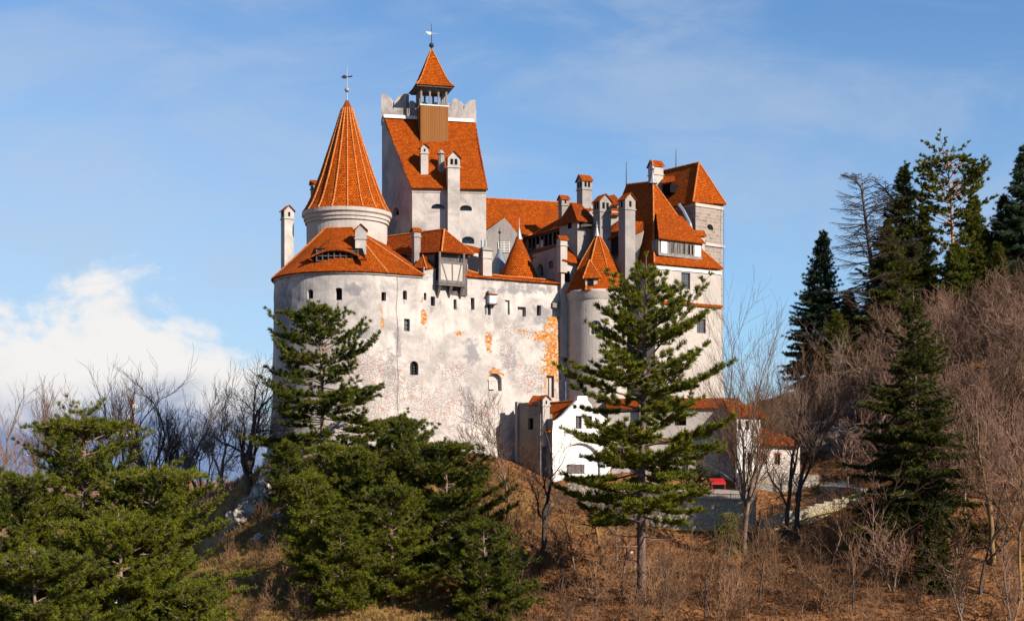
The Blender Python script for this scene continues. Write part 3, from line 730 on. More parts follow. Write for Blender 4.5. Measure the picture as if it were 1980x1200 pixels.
# bastion roof
T1 = W(629, 441, 208.6); T2 = W(681, 440, 207.6); T3 = W(800, 500, 214)
ev = lambda s: PB(s, EAVE + .02 + .9 * max(0, (s - SPLIT + 1) / 40), .55)
s_a = BR * (R(-118) - PH0); s_b = BR * (R(-72) - PH0); s_m = s_of(PB, 747, 28, LO, PB.L)
def rfan(mb, tops, ss, z0=EAVE):
    for s0, s1 in zip(ss[:-1], ss[1:]):
        t0 = tops[0].lerp(tops[1], (s0 - ss[0]) / (ss[-1] - ss[0])); t1 = tops[0].lerp(tops[1], (s1 - ss[0]) / (ss[-1] - ss[0]))
        a, c_ = ev(s0), ev(s1); k = 1.45
        # two rows, the lower one a little flatter, as the eaves kick out
        m0 = a.lerp(t0, .22) - Vector((0, 0, .16)); m1 = c_.lerp(t1, .22) - Vector((0, 0, .16))
        u = lambda p, s: (s if (t0 - t1).length < .5 else p.x * .95 + p.y * .2, (p.z - z0) * k)
        mb.poly([a, c_, m1, m0], 0, [u(a, s0), u(c_, s1), u(m1, s1), u(m0, s0)])
        if (t0 - t1).length < 1e-4: mb.poly([m0, m1, t0], 0, [u(m0, s0), u(m1, s1), u(t0, (s0 + s1) / 2)])
        else: mb.poly([m0, m1, t1, t0], 0, [u(m0, s0), u(m1, s1), u(t1, s1), u(t0, s0)])
mb = MB(); rfan(mb, (T1, T1), lin(s_a, s_b, 1.5)); rfan(mb, (T1, T2), lin(s_b, s_m, 1.1)); rfan(mb, (T2, T2), lin(s_m, SPLIT, 1.3))
mb.poly([ev(SPLIT), T3, T2]); mb.poly([ev(s_a), T1, W(600, 470, 217)])
roof = mb.build('roof', M['tile'], bt, weld=True, solid=.16)
mb = MB()
for a, c_ in ((T1, ev(s_b)), (T2, ev(s_m)), (T2, ev(SPLIT))): 
    mid = Vector(c_).lerp(a, .22) - Vector((0, 0, .13)); mb.caps(a, mid, .19); mb.caps(mid, c_, .19)
mb.caps(T1, T2, .17); mb.build('ridge_tiles', M['ridge'], roof)
# wooden eaves board
mb = MB(); es = lin(s_a, SPLIT, .8)
for s0, s1 in zip(es[:-1], es[1:]): pbox(mb, PB, s0, s1, EAVE - .32, EAVE - .12, -.05, .22)
mb.build('eaves_moulding', M['clean'], bt, weld=True)
# eyebrow dormer
n_r = plane_n(T1, T2, ev((s_b + s_m) / 2)); base = [hitp(px, 504, T1, n_r) for px in (612, 690)]; Yd = base[0].y - .25
def on_roof(px, py): q = hitp(px, py, T1, n_r); return q
mb = MB(); N_ = 18; fr_, bk_ = [], []
for i in range(N_ + 1):
    u = i / N_; px = 588 + 122 * u; k = math.sin(math.pi * u) ** 0.8
    fy = 505 - 23 * k; q = W(px, fy, Yd - .45); 
    if k < .25: q = q.lerp(on_roof(px, fy) + Vector((0, -.1, .05)), 1 - k / .25)
    fr_.append(q); bk_.append(on_roof(px + (650 - px) * .25, 503 - 45 * k))
for i in range(N_):
    uvs = [(fr_[i].x, 0), (fr_[i + 1].x, 0), (fr_[i + 1].x, (bk_[i + 1] - fr_[i + 1]).length), (fr_[i].x, (bk_[i] - fr_[i]).length)]
    mb.poly([fr_[i], fr_[i + 1], bk_[i + 1], bk_[i]], 0, uvs)
dm = mb.build('dormer', M['tile'], roof, weld=True, solid=.14)
mb = MB(); xa, xb = X(612, Yd), X(692, Yd); za, zb_ = Z(504, Yd), Z(486, Yd)
mb.poly([(xa - 1.2, Yd + .3, za - .1), (xb + 1.2, Yd + .3, za - .1), (xb + .6, Yd + .3, zb_ + .5), (xa - .4, Yd + .3, zb_ + .5)], 1)
nwin = 7
for i in range(nwin + 1):
    x = xa + (xb - xa) * i / nwin; mb.hexa([Vector((x + a, Yd + b_, z)) for z in (za - .1, zb_ + .25) for a, b_ in ((-.07, 0), (.07, 0), (.07, .2), (-.07, .2))])
for z in (za, (za + zb_) / 2 + .05, zb_ + .05):
    mb.hexa([Vector((x, Yd + b_, z + c_)) for c_ in (-.06, .06) for x, b_ in ((xa, .03), (xb, .03), (xb, .17), (xa, .17))])
mb.build('window_row', [M['timber'], M['void']], roof)
chimney(bt, 684, 708, 432, 517, 203.2, 8, 'plaster', 'front', 0)
chimney(bt, 541, 567, 396, 522, 211.5, 30, 'plaster', 'front', 1)

# ---------------------------------------------------------------- conical tower
CX, CY = X(671, 214), 214.0; q = 214 / F
ct = thing('round_tower', 'round tower with a tall ribbed orange cone roof beside the square keep', 'tower', (CX, CY, 20))
mb = MB(); r0 = 81 * q
mb.lathe((CX, CY), [(r0 - .25, 20), (r0 - .25, Z(437, CY)), (r0 - .02, Z(436, CY)), (r0 - .02, Z(431, CY)), (r0 + .16, Z(429.5, CY)), (r0 + .16, Z(424, CY)), (r0 + .42, Z(421, CY)), (r0 + .42, Z(414, CY)), (1, Z(414, CY))], 56, smooth=False)
mb.build('wall', M['clean'], ct, weld=True)
cone = [(84.5, 414), (79, 406), (74, 397), (66, 379), (51, 339), (33, 284), (20, 243), (10, 211), (3.0, 195)]
mb = MB(); mb.lathe((CX, CY), [(r * q, Z(y, CY)) for r, y in cone], 54, smooth=True, ucirc=4.5)
mb.lathe((CX, CY), [(1.0, Z(413.5, CY)), (84.3 * q, Z(414.3, CY))], 54, m=1)
roof = mb.build('roof', [M['tile'], M['timber']], ct, weld=True)
mb = MB()
for i in range(18):
    a = 2 * math.pi * (i + .35) / 18
    pts = [Vector((CX + (r * q + .03) * math.sin(a), CY - (r * q + .03) * math.cos(a), Z(y, CY) + .04)) for r, y in cone[:-1]]
    for p0, p1 in zip(pts[:-1], pts[1:]): mb.caps(p0, p1, .17, .45)
mb.build('ridge_tiles', M['ridge'], roof)
finial(ct, 671, 194, 129, CY, ball=(174, .36), vane=(149, .75, [(-1, -.25), (-.2, -.35), (.1, -.1), (.9, -.05), (1, .35), (.6, .15), (-.1, .2), (-.6, .4), (-1, .1)], 'iron'))
chimney(ct, 599, 616, 347, 420, 222, 20, 'dim', 'side', 0)

# ---------------------------------------------------------------- keep
FL, FRr, BL, BRr = (X(797, 216), 216.0), (X(940, 217), 217.0), (X(738.5, 223.5), 223.5), (X(917.5, 226.5), 226.5)
zE = Z(358, 216.4); zBk = 54.9
kp = thing('square_keep', 'tall square keep with sloping tiled roof, swallowtail battlements and timber belfry', 'tower', (FL[0], FL[1], 20))
Pf = planar(FL, FRr); Pl = planar(BL, FL); Pq = planar(FRr, BRr); Pbk = planar(BRr, BL)
hf = [hole(Pf, 847, 399, 26, 10, arch=.55, kind='glass', depth=.9, frame=(1, 0, 'brown_frame')), hole(Pf, 901, 402, 23, 11, arch=.55, kind='glass', depth=.9, frame=(1, 0, 'brown_frame')), hole(Pf, 905, 464, 24, 14, arch=.6, kind='glass', depth=.9, frame=(1, 0, 'brown_frame'))]
hl = [hole(Pl, 765, 409, 12, 16, arch=.9)]
mb = MB(); sheet(Pf, lin(0, Pf.L, 1.5), lin(18, zE, 1.5), hf, mb); sheet(Pl, lin(0, Pl.L, 1.5), lin(18, zE, 1.5), hl, mb); sheet(Pq, [0, Pq.L], [18, zE], [], mb); sheet(Pbk, [0, Pbk.L], [18, zBk], [], mb)
v3 = lambda p, z: Vector((p[0], p[1], z))
mb.poly([v3(BL, zE), v3(FL, zE), v3(BL, zBk)]); mb.poly([v3(FRr, zE), v3(BRr, zE), v3(BRr, zBk)])
mb.build('wall', M['plaster'], kp, weld=True)
for P_, hs in ((Pf, hf), (Pl, hl)):
    for h in hs: opening(P_, h, kp, M['plaster'])
mb = MB()
pbox(mb, Pf, -.1, Pf.L + .1, zE - .55, zE - .22, -.02, .22); pbox(mb, Pf, -.05, Pf.L + .05, zE - 1.1, zE - .55, -.02, .09); mb.build('cornice', M['clean'], kp)
ov = Vector((0, -.55, -.55))
mb = MB(); r_ = [v3(FL, zE) + ov + Vector((-.05, 0, 0)), v3(FRr, zE) + ov + Vector((.3, 0, 0)), v3(BRr, zBk) + Vector((.2, 0, 0)), v3(BL, zBk) + Vector((.35, .1, .1))]
N2 = 8
for j in range(N2):       # slightly sagging sheet of tiles
    f0, f1 = j / N2, (j + 1) / N2
    g = lambda a, b_, f: a.lerp(b_, f) - Vector((0, 0, .35 * math.sin(math.pi * f)))
    mb.poly([g(r_[0], r_[3], f0), g(r_[1], r_[2], f0), g(r_[1], r_[2], f1), g(r_[0], r_[3], f1)])
roof = mb.build('roof', M['tile'], kp, weld=True, solid=.22)
# battlements along the top
prof = [(737,181),(744,182),(751,187),(757,194),(760.5,213),(764,195),(770,187),(778,182),(787,181),(785,190),(787,200),(788.5,220),(790,220),(790.5,200),(793,195),(798,195),(802,199),(803,206),(806,212),(809,203),(815,197),(822,197),(826,204),(829,212),(832,204),(838,198),(846,198),(850,204),(853,212),(856,203),(862,198),(868,199),(872,206),(874,200),(876,190),(883,191),(889,195),(894,202),(896.5,214),(899,203),(904,197),(910,194),(917.5,193)]
mb = MB(); pts = []
for px, py in prof:
    f = (px - 737) / (917.5 - 737); Y = 223.5 + 3 * f; pts.append(W(px, py, Y))
for a, c_ in zip(pts[:-1], pts[1:]):
    bk = Vector((.25, .75, 0)); zl = zBk - 1.2
    a2, c2 = Vector((a.x, a.y, zl)), Vector((c_.x, c_.y, zl))
    mb.hexa([a2, c2, c2 + bk, a2 + bk, a, c_, c_ + bk, a + bk])
bt_ = mb.build('battlement', M['parapet'], kp, weld=True)
mb = MB(); a, c_ = v3(BL, zBk), v3(BRr, zBk); d = (c_ - a); mb.hexa([a + Vector((.3, -.35, -.05)), c_ + Vector((-.1, -.35, -.05)), c_ + Vector((-.1, .05, -.05)), a + Vector((.3, .05, -.05)), a + Vector((.3, -.2, .45)), c_ + Vector((-.1, -.2, .45)), c_ + Vector((-.1, .05, .45)), a + Vector((.3, .05, .45))])
mb.build('flashing', M['white'], bt_)
# belfry
th = R(15); hb = 2.12; fx, fy = X(840, 222.3), 222.3; bf = Fr(fx - hb * math.sin(th), fy + hb * math.cos(th), th)
zb0, zb1 = Z(263, 222.3), Z(205, 222.3); zev = Z(166, 222.3); zap = Z(98, 224.5)
mb = MB(); mb.fbox(bf, -hb, hb, -hb, hb, zb0 - 1.0, zb1); be = mb.build('belfry', M['planks'], kp)
mb = MB(); mb.fbox(bf, -hb - .08, hb + .08, -hb - .08, hb + .08, zb1, zb1 + .16); mb.build('belfry_rail', M['white'], be)
mb = MB(); zp = zev + .05; e = hb - .15
for side in range(4):
    f2 = Fr(bf.x, bf.y, th + side * math.pi / 2)
    for k in range(3):
        a0, a1 = -e + k * 2 * e / 3, -e + (k + 1) * 2 * e / 3; cm_ = (a0 + a1) / 2; w_ = (a1 - a0) / 2 - .12
        pr = [(cm_ - w_ * math.cos(math.pi * i / 8), zp - 1.0 + .75 * math.sin(math.pi * i / 8)) for i in range(9)]
        for (u0, q0), (u1, q1) in zip(pr[:-1], pr[1:]):
            mb.hexa([f2(u0, e, q0), f2(u1, e, q1), f2(u1, e - .12, q1), f2(u0, e - .12, q0), f2(u0, e, zp), f2(u1, e, zp), f2(u1, e - .12, zp), f2(u0, e - .12, zp)])
mb.build('arcade', M['grey_timber'], be)
for side in range(4):
    f2 = Fr(bf.x, bf.y, th + side * math.pi / 2)
    for k in range(3):
        a = -e + .01 + k * 2 * e / 3; mb = MB(); mb.fbox(f2, a - .13, a + .13, e - .25, e + .02, zb1 + .16, zp); mb.build('belfry_post', M['grey_timber'], be)
mb = MB(); pr = [(2.95, zev - .12), (2.45, zev + .42), (1.95, zev + 1.25), (1.25, zev + 3.0), (.6, zev + 4.7), (.12, zap)]
for (h0, z0), (h1, z1) in zip(pr[:-1], pr[1:]):
    for side in range(4):
        f2 = Fr(bf.x, bf.y, th + side * math.pi / 2); mb.poly([f2(-h0, h0, z0), f2(h0, h0, z0), f2(h1, h1, z1), f2(-h1, h1, z1)])
mb.poly([bf(-2.9, 2.9, zev - .1), bf(2.9, 2.9, zev - .1), bf(2.9, -2.9, zev - .1), bf(-2.9, -2.9, zev - .1)], 1); mb.fbox(bf, -2.75, 2.75, -2.75, 2.75, zev - .35, zev - .14, 1)
br_ = mb.build('belfry_roof', [M['tile'], M['timber']], be)
mb = MB()
for side in range(4):
    f2 = Fr(bf.x, bf.y, th + side * math.pi / 2)
    for (h0, z0), (h1, z1) in zip(pr[:-1], pr[1:]): mb.caps(f2(-h0, h0, z0), f2(-h1, h1, z1), .13, .4)
mb.build('belfry_ridge_tiles', M['ridge'], be)
pxb = bf.x / bf.y * F + 990
finial(kp, pxb, 98, 46, bf.y, ball=(88, .38), mat='iron', vane=(65, .8, [(-1.1, .5), (-.9, .1), (-.5, -.2), (0, -.3), (.1, 0), (.05, .35), (-.3, .3), (-.8, .35)], 'white_metal'))
chimney(kp, 811, 828, 277, 337, 217.4, 12, 'clean', 'front', 1)
o = chimney(kp, 862, 889, 291, 500, 215.4, 10, 'plaster', 'front', 2)
mb = MB(); mb.tube(W(853, 352, 218.6), W(853, 298, 218.6), .5, .45, 8); mb.tube(W(853, 298, 218.6), W(853, 290, 218.6), .65, .1, 8); mb.build('flue', M['parapet'], kp)
print('castle 1')

# ---------------------------------------------------------------- timber oriel with its hipped roof on the wall
A1, B1, A2, R1, R2 = W(854, 486, 205.3), W(917, 490.5, 207.2), W(750, 494, 211.5), W(748, 457, 214.6), W(859, 443, 207.9)
B2 = A2 + (B1 - A1) * 1.0 + Vector((.5, 1.5, 0))
ot = thing('timber_oriel', 'half-timbered box on dark brackets jutting from the wall under a hipped roof', 'oriel', W(873, 575, 206.5))
mb = MB(); mb.poly([A2, A1, R2, R1]); mb.poly([A1, B1, R2]); mb.poly([B1, B2, R1, R2])
roof = mb.build('roof', M['tile_old'], ot, weld=True, solid=.16)
mb = MB(); mb.caps(R2, A1, .17); mb.caps(R2, B1, .13); mb.caps(R1, R2, .17); mb.build('ridge_tiles', M['ridge'], roof)
dz_ = Vector((0, 0, -.22)); inn = lambda p, q, f: Vector(p).lerp(q, f) + dz_
cen_ = (A1 + B1 + A2 + B2) / 4
mb = MB(); mb.poly([A1 + dz_, B1 + dz_, B2 + dz_, A2 + dz_], 1)
a_, b_, c_, d_ = [inn(q, cen_, .16) for q in (A1, B1, B2, A2)]
low = lambda p, z: Vector((p.x, p.y, z))
mb.poly([low(d_, 26), low(a_, 26), a_, d_], 0); mb.poly([low(b_, 26), low(c_, 26), c_, b_], 0); mb.poly([low(c_, 26), low(d_, 26), d_, c_], 0)
mb.poly([low(a_, 26), low(b_, 26), b_, a_], 1)
mb.build('wall', [M['dim'], M['timber']], ot)
bfr = Fr(X(874, 205.6), 205.6, R(30)); bw = 1.9; zt_, zr, zf = Z(488, 205.6), Z(506, 205.6), Z(545, 205.6)
mb = MB(); mb.fbox(bfr, -bw + .1, bw - .1, -1.5, -.06, zf, zr); mb.build('infill_panel', M['clean'], ot)
for a in (-bw, bw):
    mb = MB(); mb.fbox(bfr, a - .15, a + .15, -.22, .03, zf, zt_); mb.build('post', M['oriel_timber'], ot)
    mb = MB(); mb.fbox(bfr, a - .14, a + .14, -1.5, -1.25, zf, zt_); mb.build('post', M['timber'], ot)
mb = MB(); mb.fbox(bfr, -bw + .15, bw - .15, -.16, 0.0, zr - .28, zr); mb.fbox(bfr, -bw - .2, bw + .2, -.3, .1, zf - .25, zf + .2); mb.fbox(bfr, -bw - .2, bw + .2, -1.6, .02, zf - .55, zf - .25)
mb.fbox(bfr, -bw + .12, bw - .12, -1.7, -1.55, zr, zt_, 1); mb.fbox(bfr, -bw - .12, -bw + .08, -1.6, -.1, zf + .2, zt_, 1)
mb.build('rail', [M['oriel_timber'], M['void']], ot)
for a0, a1 in ((-bw + .35, -.75), (.05, .1), (1.45, .95)):
    mb = MB(); mb.hexa([bfr(a1 - .09, -.02, zf + .2), bfr(a1 + .09, -.02, zf + .2), bfr(a1 + .09, -.12, zf + .2), bfr(a1 - .09, -.12, zf + .2), bfr(a0 - .09, -.02, zr - .28), bfr(a0 + .09, -.02, zr - .28), bfr(a0 + .09, -.12, zr - .28), bfr(a0 - .09, -.12, zr - .28)]); mb.build('brace', M['oriel_timber'], ot)
for a in (-bw + .15, 0, bw - .15):
    mb = MB(); z0, z1 = zf - 2.5, zf - .55
    mb.hexa([bfr(a - .10, -1.15, z0), bfr(a + .10, -1.15, z0), bfr(a + .10, -1.5, z0), bfr(a - .10, -1.5, z0), bfr(a - .22, -.1, z1), bfr(a + .22, -.1, z1), bfr(a + .22, -1.6, z1), bfr(a - .22, -1.6, z1)]); mb.build('bracket', M['timber'], ot)
mb = MB(); mb.slab([W(886, 506, 207), W(890, 506, 207), W(890, 492, 207), W(886, 492, 207)], .1); mb.build('inner_plaster', M['clean'], ot)
# raised piece of the curtain wall with its own little hipped roof
s0, s1 = s_of(PB, 819, 28, LO, PB.L), s_of(PB, 846, 28, LO, PB.L)
mb = MB(); pbox(mb, PB, s0, s1, EAVE + .3, Z(517, 205), -1.6, .03); mb.build('raised_wall', M['clean'], cw_)
ap, l_, m_, r_ = W(817, 493, 206.8), W(797, 517, 205.4), W(825, 519, 204.4), W(843, 518, 205.4)
mb = MB(); mb.poly([l_, m_, ap]); mb.poly([m_, r_, ap + Vector((.5, .3, -.2)), ap]); mb.poly([r_, l_ + Vector((0, 3.5, 0)), ap]); o = mb.build('small_roof', M['tile_old'], cw_, weld=True, solid=.14)
mb = MB(); mb.caps(ap, m_, .14); mb.build('ridge_tiles', M['ridge'], o)
mb = MB(); mb.slab([W(893, 471, 212), W(927, 479, 211), W(927, 488, 210), W(893, 485, 210.5)], .15); mb.build('lean_to_roof', M['tile'], kp)
Pw = planar((X(890, 211.3), 211.3), (X(945, 214.5), 214.5)); mb = MB(); sheet(Pw, lin(0, Pw.L, 1), lin(20, 33.4, 1.5), [], mb); mb.build('lean_to_wall', M['clean'], kp)
chimney(ot, 795, 813, 439, 500, 207.6, 28, 'grey_plaster', 'side', 0, cap=None)
o = chimney(kp, 925, 951, 478, 530, 210.5, 28, 'clean', 'front', 0, cap='flat')
mb = MB(); 
for px in (932, 939): mb.tube(W(px, 482, 211), W(px, 464, 211), .17, .17, 8)
mb.build('flue_pipe', M['lead'], o)

# ---------------------------------------------------------------- courtyard wing, behind
cy = thing('courtyard_wing', 'long tiled roof with pointed grey gable behind the curtain wall', 'building', W(1000, 540, 232))
q1, q2, q3, q4 = W(910, 474, 230), W(1150, 478, 233.5), W(1150, 395, 243), W(910, 381, 238)
mb = MB(); mb.poly([q1, q2, q3, q4]); mb.poly([q4, q3, q3 + Vector((2, 9, -9)), q4 + Vector((2, 9, -9))])
roof = mb.build('roof', M['tile'], cy, weld=True, solid=.2)
mb = MB(); mb.caps(q4, q3, .17); mb.build('ridge_tiles', M['ridge'], roof)
mb = MB(); mb.slab([q1 + Vector((0, .6, -.3)), q2 + Vector((0, .6, -.3)), low(q2, 18) + Vector((0, .6, 0)), low(q1, 18) + Vector((0, .6, 0))], 7.5); mb.build('wall', M['clean'], cy)
gY = 227.5
gp = [W(936, 449, gY), W(976, 421, gY), W(1009, 462, gY), W(1009, 560, gY), W(936, 560, gY)]
mb = MB(); mb.slab(gp, .6, back=(0, 1, 0)); g_ = mb.build('gable', M['grey_plaster'], cy)
bk = Vector((-2.4, 7.5, 0))
mb = MB(); mb.poly([gp[0] + Vector((0, .6, 0)), gp[1] + Vector((0, .6, 0)), gp[1] + bk, gp[0] + bk]); mb.poly([gp[1] + Vector((0, .6, 0)), gp[2] + Vector((0, .6, 0)), gp[2] + bk, gp[1] + bk]); mb.build('gable_roof', M['tile_old'], cy, weld=True, solid=.15)
mb = MB(); wl = [W(963, 489, gY - .04), W(987, 489, gY - .04), W(987, 466, gY - .04), W(963, 466, gY - .04)]
mb.slab(wl, .03); o = mb.build('window', M['grey_timber'], g_)
mb = MB()
for i in range(7):
    z = Z(487 - i * 3.1, gY); mb.hexa([Vector((x, gY - .10 + d_, z + c_)) for c_ in (-.05, .05) for x, d_ in ((X(964, gY), 0), (X(986, gY), 0), (X(986, gY), .05), (X(964, gY), .05))])
for i in range(3):
    x = X(964 + i * 10.5, gY); mb.hexa([Vector((x + a, gY - .12 + d_, z)) for z in (Z(488, gY), Z(467, gY)) for a, d_ in ((-.06, 0), (.06, 0), (.06, .07), (-.06, .07))])
mb.build('louvres', M['white_metal'], o)
# lead spire of a small turret in front of the gable
mb = MB(); cx_ = X(966, 224); mb.lathe((cx_, 224), [(1.9, Z(545, 224)), (1.8, Z(522, 224)), (1.3, Z(512, 224)), (.75, Z(498, 224)), (.3, Z(486, 224)), (.06, Z(478, 224))], 16); o = mb.build('lead_spire', M['dark_lead'], cy)
finial(cy, 966, 480, 441, 224, ball=(449, .22), mat='iron')
chimney(cy, 1080, 1100, 376, 440, 231, 25, 'grey_plaster', 'side', 1)

tt = thing('conical_turret', 'slim conical turret with orange tiles half in shade behind the curtain wall', 'turret', W(1003, 560, 220))
tx, tq = X(1003, 220), 220 / F
mb = MB(); mb.lathe((tx, 220), [(r * tq, Z(y, 220)) for r, y in ((45, 556), (38, 537), (26, 510), (16, 485), (9, 470), (5, 458))], 28, ucirc=2.5); mb.build('roof', M['tile'], tt, weld=True)
mb = MB(); mb.lathe((tx, 220), [(36 * tq, 18), (36 * tq, Z(545, 220))], 24); mb.build('wall', M['clean'], tt, weld=True)
finial(tt, 1004, 460, 421, 220, cone=(.55, 1.4), mat='lead')

# ---------------------------------------------------------------- gallery wing with timber arcade
gw = thing('gallery_wing', 'shaded wing with dark timber gallery under a long narrow tiled roof', 'building', W(1090, 560, 220))
G1, G2 = (X(1016, 232), 232.0), (X(1114, 220), 220.0)
Pg = planar(G1, G2); zg0, zg1 = 35.7, 38.15
mb = MB(); sheet(Pg, lin(0, Pg.L, 2), [15, 25, zg0], [], mb); sheet(Pg, [0, Pg.L], [zg0, zg1], [dict(s0=.5, s1=Pg.L - .3, z0=zg0 + .1, z1=zg1 - .1, arch=0, depth=1.8)], mb)
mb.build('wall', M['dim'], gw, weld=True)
mb = MB(); pbox(mb, Pg, .3, Pg.L - .1, zg0, zg1, -2.0, -1.8, 0); pbox(mb, Pg, .3, Pg.L - .1, zg1 - .15, zg1 - .02, -1.8, 0.0, 0); mb.build('gallery_recess', M['void'], gw)
mb = MB(); pbox(mb, Pg, 0, Pg.L, zg0 + .05, zg0 + .3, -.3, .15); pbox(mb, Pg, 0, Pg.L, zg1 - .3, zg1, -.3, .15); mb.build('gallery_beam', M['timber'], gw)
for k in range(12):
    s = .6 + k * (Pg.L - 1.1) / 11; mb = MB(); pbox(mb, Pg, s - .09, s + .09, zg0 + .3, zg1 - .3, -.18, .02); mb.build('gallery_post', M['timber'] if k % 3 else M['grey_timber'], gw)
for k in (2, 3, 7, 8, 9):
    s = .6 + k * (Pg.L - 1.1) / 11; mb = MB(); pbox(mb, Pg, s + .12, s + .85, zg0 + .3, zg0 + .95 + .5 * (k % 2), -.16, -.05); mb.build('gallery_panel', M['clean'], gw)
e1, e2 = Pg(-.3, zg1 - .05, .7), Pg(Pg.L + .3, zg1 + .05, .7); u1, u2 = W(1030, 453, 234.5), W(1121, 402, 224)
mb = MB(); mb.poly([e1, e2, W(1152, 404, 222.5), u2, u1]); mb.poly([u1, u2, u2 + Vector((3, 2, -2.6)), u1 + Vector((3, 2, -2.6))]); roof = mb.build('roof', M['tile_old'], gw, weld=True, solid=.16)
mb = MB(); mb.caps(e1, u1, .18); mb.caps(u1, u2, .18); mb.build('ridge_tiles', M['ridge'], roof)
# white house block at its near end, greyed to stand for shade
hbk = Fr(X(1131, 217.5), 217.5, R(30)); 
mb = MB(); mb.fbox(hbk, -1.3, 1.6, -5, 0, 20, Z(424, 217)); mb.build('house_block', M['grey_plaster'], gw)
mb = MB(); mb.fbox(hbk, -1.32, -1.30, -2.6, -1.6, Z(438, 217), Z(428, 217)); mb.build('window', M['void'], gw)
for a0_, a1_ in ((-1.0, -.3), (.2, 1.0)): mb = MB(); mb.fbox(hbk, a0_, a1_, -.02, .02, Z(439, 217), Z(427, 217)); mb.build('window', M['void'], gw)
mb = MB(); mb.slab([W(1123, 437, 216.2), W(1150, 434, 216.8), W(1150, 430, 218), W(1127, 431, 218)], .14); mb.build('canopy', M['timber'], gw)
mb = MB(); a, b_, c_, d_ = hbk(-1.7, .6, Z(428, 217)), hbk(2.0, .6, Z(428, 217)), hbk(1.2, -3, Z(392, 220)), hbk(-.5, -3, Z(392, 220)); mb.poly([a, b_, c_, d_]); mb.poly([hbk(-1.7, -5.5, Z(428, 217)), a, d_]); mb.poly([b_, hbk(2, -5.5, Z(428, 217)), c_]); mb.build('house_roof', M['tile_old'], gw, weld=True, solid=.15)
# lower lean-to roofs and the shaded walls under them
def roofpiece(par, pts, mat='tile_old', t=.16): mb = MB(); mb.slab(pts, t); return mb.build('roof', M[mat], par)
def wallpiece(par, pts, mat='clean', t=2.0, name='wall'): mb = MB(); mb.slab(pts, t); return mb.build(name, M[mat], par)
roofpiece(gw, [W(1024, 500, 224), W(1080, 483, 217), W(1082, 472, 219.5), W(1038, 484, 227)])
Pm = planar((X(1030, 223.5), 223.5), (X(1085, 215), 215.0))
hm = [hole(Pm, 1064, 512, 11, 16, arch=.4, kind='glass', depth=.35, frame=(1, 2, 'grey_timber')), hole(Pm, 1044, 522, 12, 24, arch=.9, depth=.8)]
mb = MB(); sheet(Pm, lin(0, Pm.L, 2), lin(18, 34.2, 2), hm, mb); mb.build('wall', M['grey_plaster'], gw, weld=True)  # grey tone puts the shade of the court into the wall colour
for h in hm: opening(Pm, h, gw, M['clean'])
Pn = planar((X(1085, 215), 215.0), (X(1128, 217), 217.0)); mb = MB(); sheet(Pn, [0, Pn.L], [18, Z(508, 216)], [dict(s0=.6, s1=1.5, z0=29, z1=30.6, arch=0, depth=.4, kind='void', frame=None)], mb); mb.build('wall', M['clean'], gw, weld=True)
roofpiece(gw, [W(1088, 502, 214.6), W(1128, 511, 216), W(1128, 486, 219.5), W(1095, 474, 219.5)], 'tile')
roofpiece(gw, [W(1088, 502, 214.6), W(1095, 474, 219.5), W(1080, 478, 222), W(1078, 488, 218)], 'tile_old')
chimney(gw, 1077, 1097, 454, 505, 214.8, 28, 'clean', 'side', 0)
chimney(gw, 1116, 1145, 336, 410, 224, 28, 'grey_plaster', 'side', 2)

# ---------------------------------------------------------------- gate tower (round, pyramid roof)
gt = thing('gate_tower', 'round pale tower under a faceted orange pyramid roof behind the tall pine', 'tower', (GTX, GTY, 0))
q = GTY / F
def PT(s, z, o=0.0):
    a = R(-170) + s / GTR; r = GTR + o + .02 * max(0, 20 - z) * 0
    return Vector((GTX + r * math.sin(a), GTY - r * math.cos(a), z))
PT.L = GTR * R(340)
lo_, hi_ = GTR * R(85), GTR * R(255)
ht = [hole(PT, 1152, 633, 23, 28, lo_, hi_, arch=1, kind='glass', depth=.4, frame=(2, 2, 'white_metal')), hole(PT, 1122, 741, 13, 22, lo_, hi_, arch=1, kind='void', depth=.5), hole(PT, 1206, 630, 9, 16, lo_, hi_, arch=1, kind='void', depth=.4)]
mb = MB(); sheet(PT, lin(0, PT.L, .45), lin(-4, Z(585, GTY), 1.5), ht, mb)
mb.lathe((GTX, GTY), [(GTR, Z(585, GTY)), (GTR + .18, Z(582, GTY)), (GTR + .18, Z(577, GTY)), (GTR + .42, Z(571, GTY)), (GTR + .42, Z(566, GTY)), (.5, Z(566, GTY))], 48)
mb.build('wall', M['clean'], gt, weld=True)
for h in ht: opening(PT, h, gt, M['clean'])
prof = [(5.0, Z(568, GTY)), (4.2, Z(547, GTY)), (2.55, Z(505, GTY)), (.12, Z(452, GTY))]
mb = MB(); mb.lathe((GTX, GTY), prof, 8, rot=R(21), smooth=False, ucirc=6)
roof = mb.build('roof', M['tile'], gt, weld=True)
mb = MB(); mb.lathe((GTX, GTY), [(.5, Z(569, GTY)), (5.0, Z(569.5, GTY))], 8, rot=R(21)); mb.build('soffit', M['timber'], roof)
mb = MB()
for k in range(8):
    a = R(21) + k * math.pi / 4
    for (r0, z0), (r1, z1) in zip(prof[:-1], prof[1:]): mb.caps((GTX + r0 * math.sin(a), GTY - r0 * math.cos(a), z0), (GTX + r1 * math.sin(a), GTY - r1 * math.cos(a), z1), .14, .4)
mb.build('ridge_tiles', M['ridge'], roof)
dY = GTY - 4.3; a_, b_, c_ = W(1127, 538, dY - .5), W(1163, 537, dY - .3), W(1140, 502, dY + 1.6)
mb = MB(); mb.slab([a_, b_, c_], .12); mb.slab([a_, c_, W(1128, 520, dY + 2.6)], .12); mb.slab([b_, W(1160, 525, dY + 2.6), c_], .12); d1 = mb.build('dormer', M['tile'], roof)
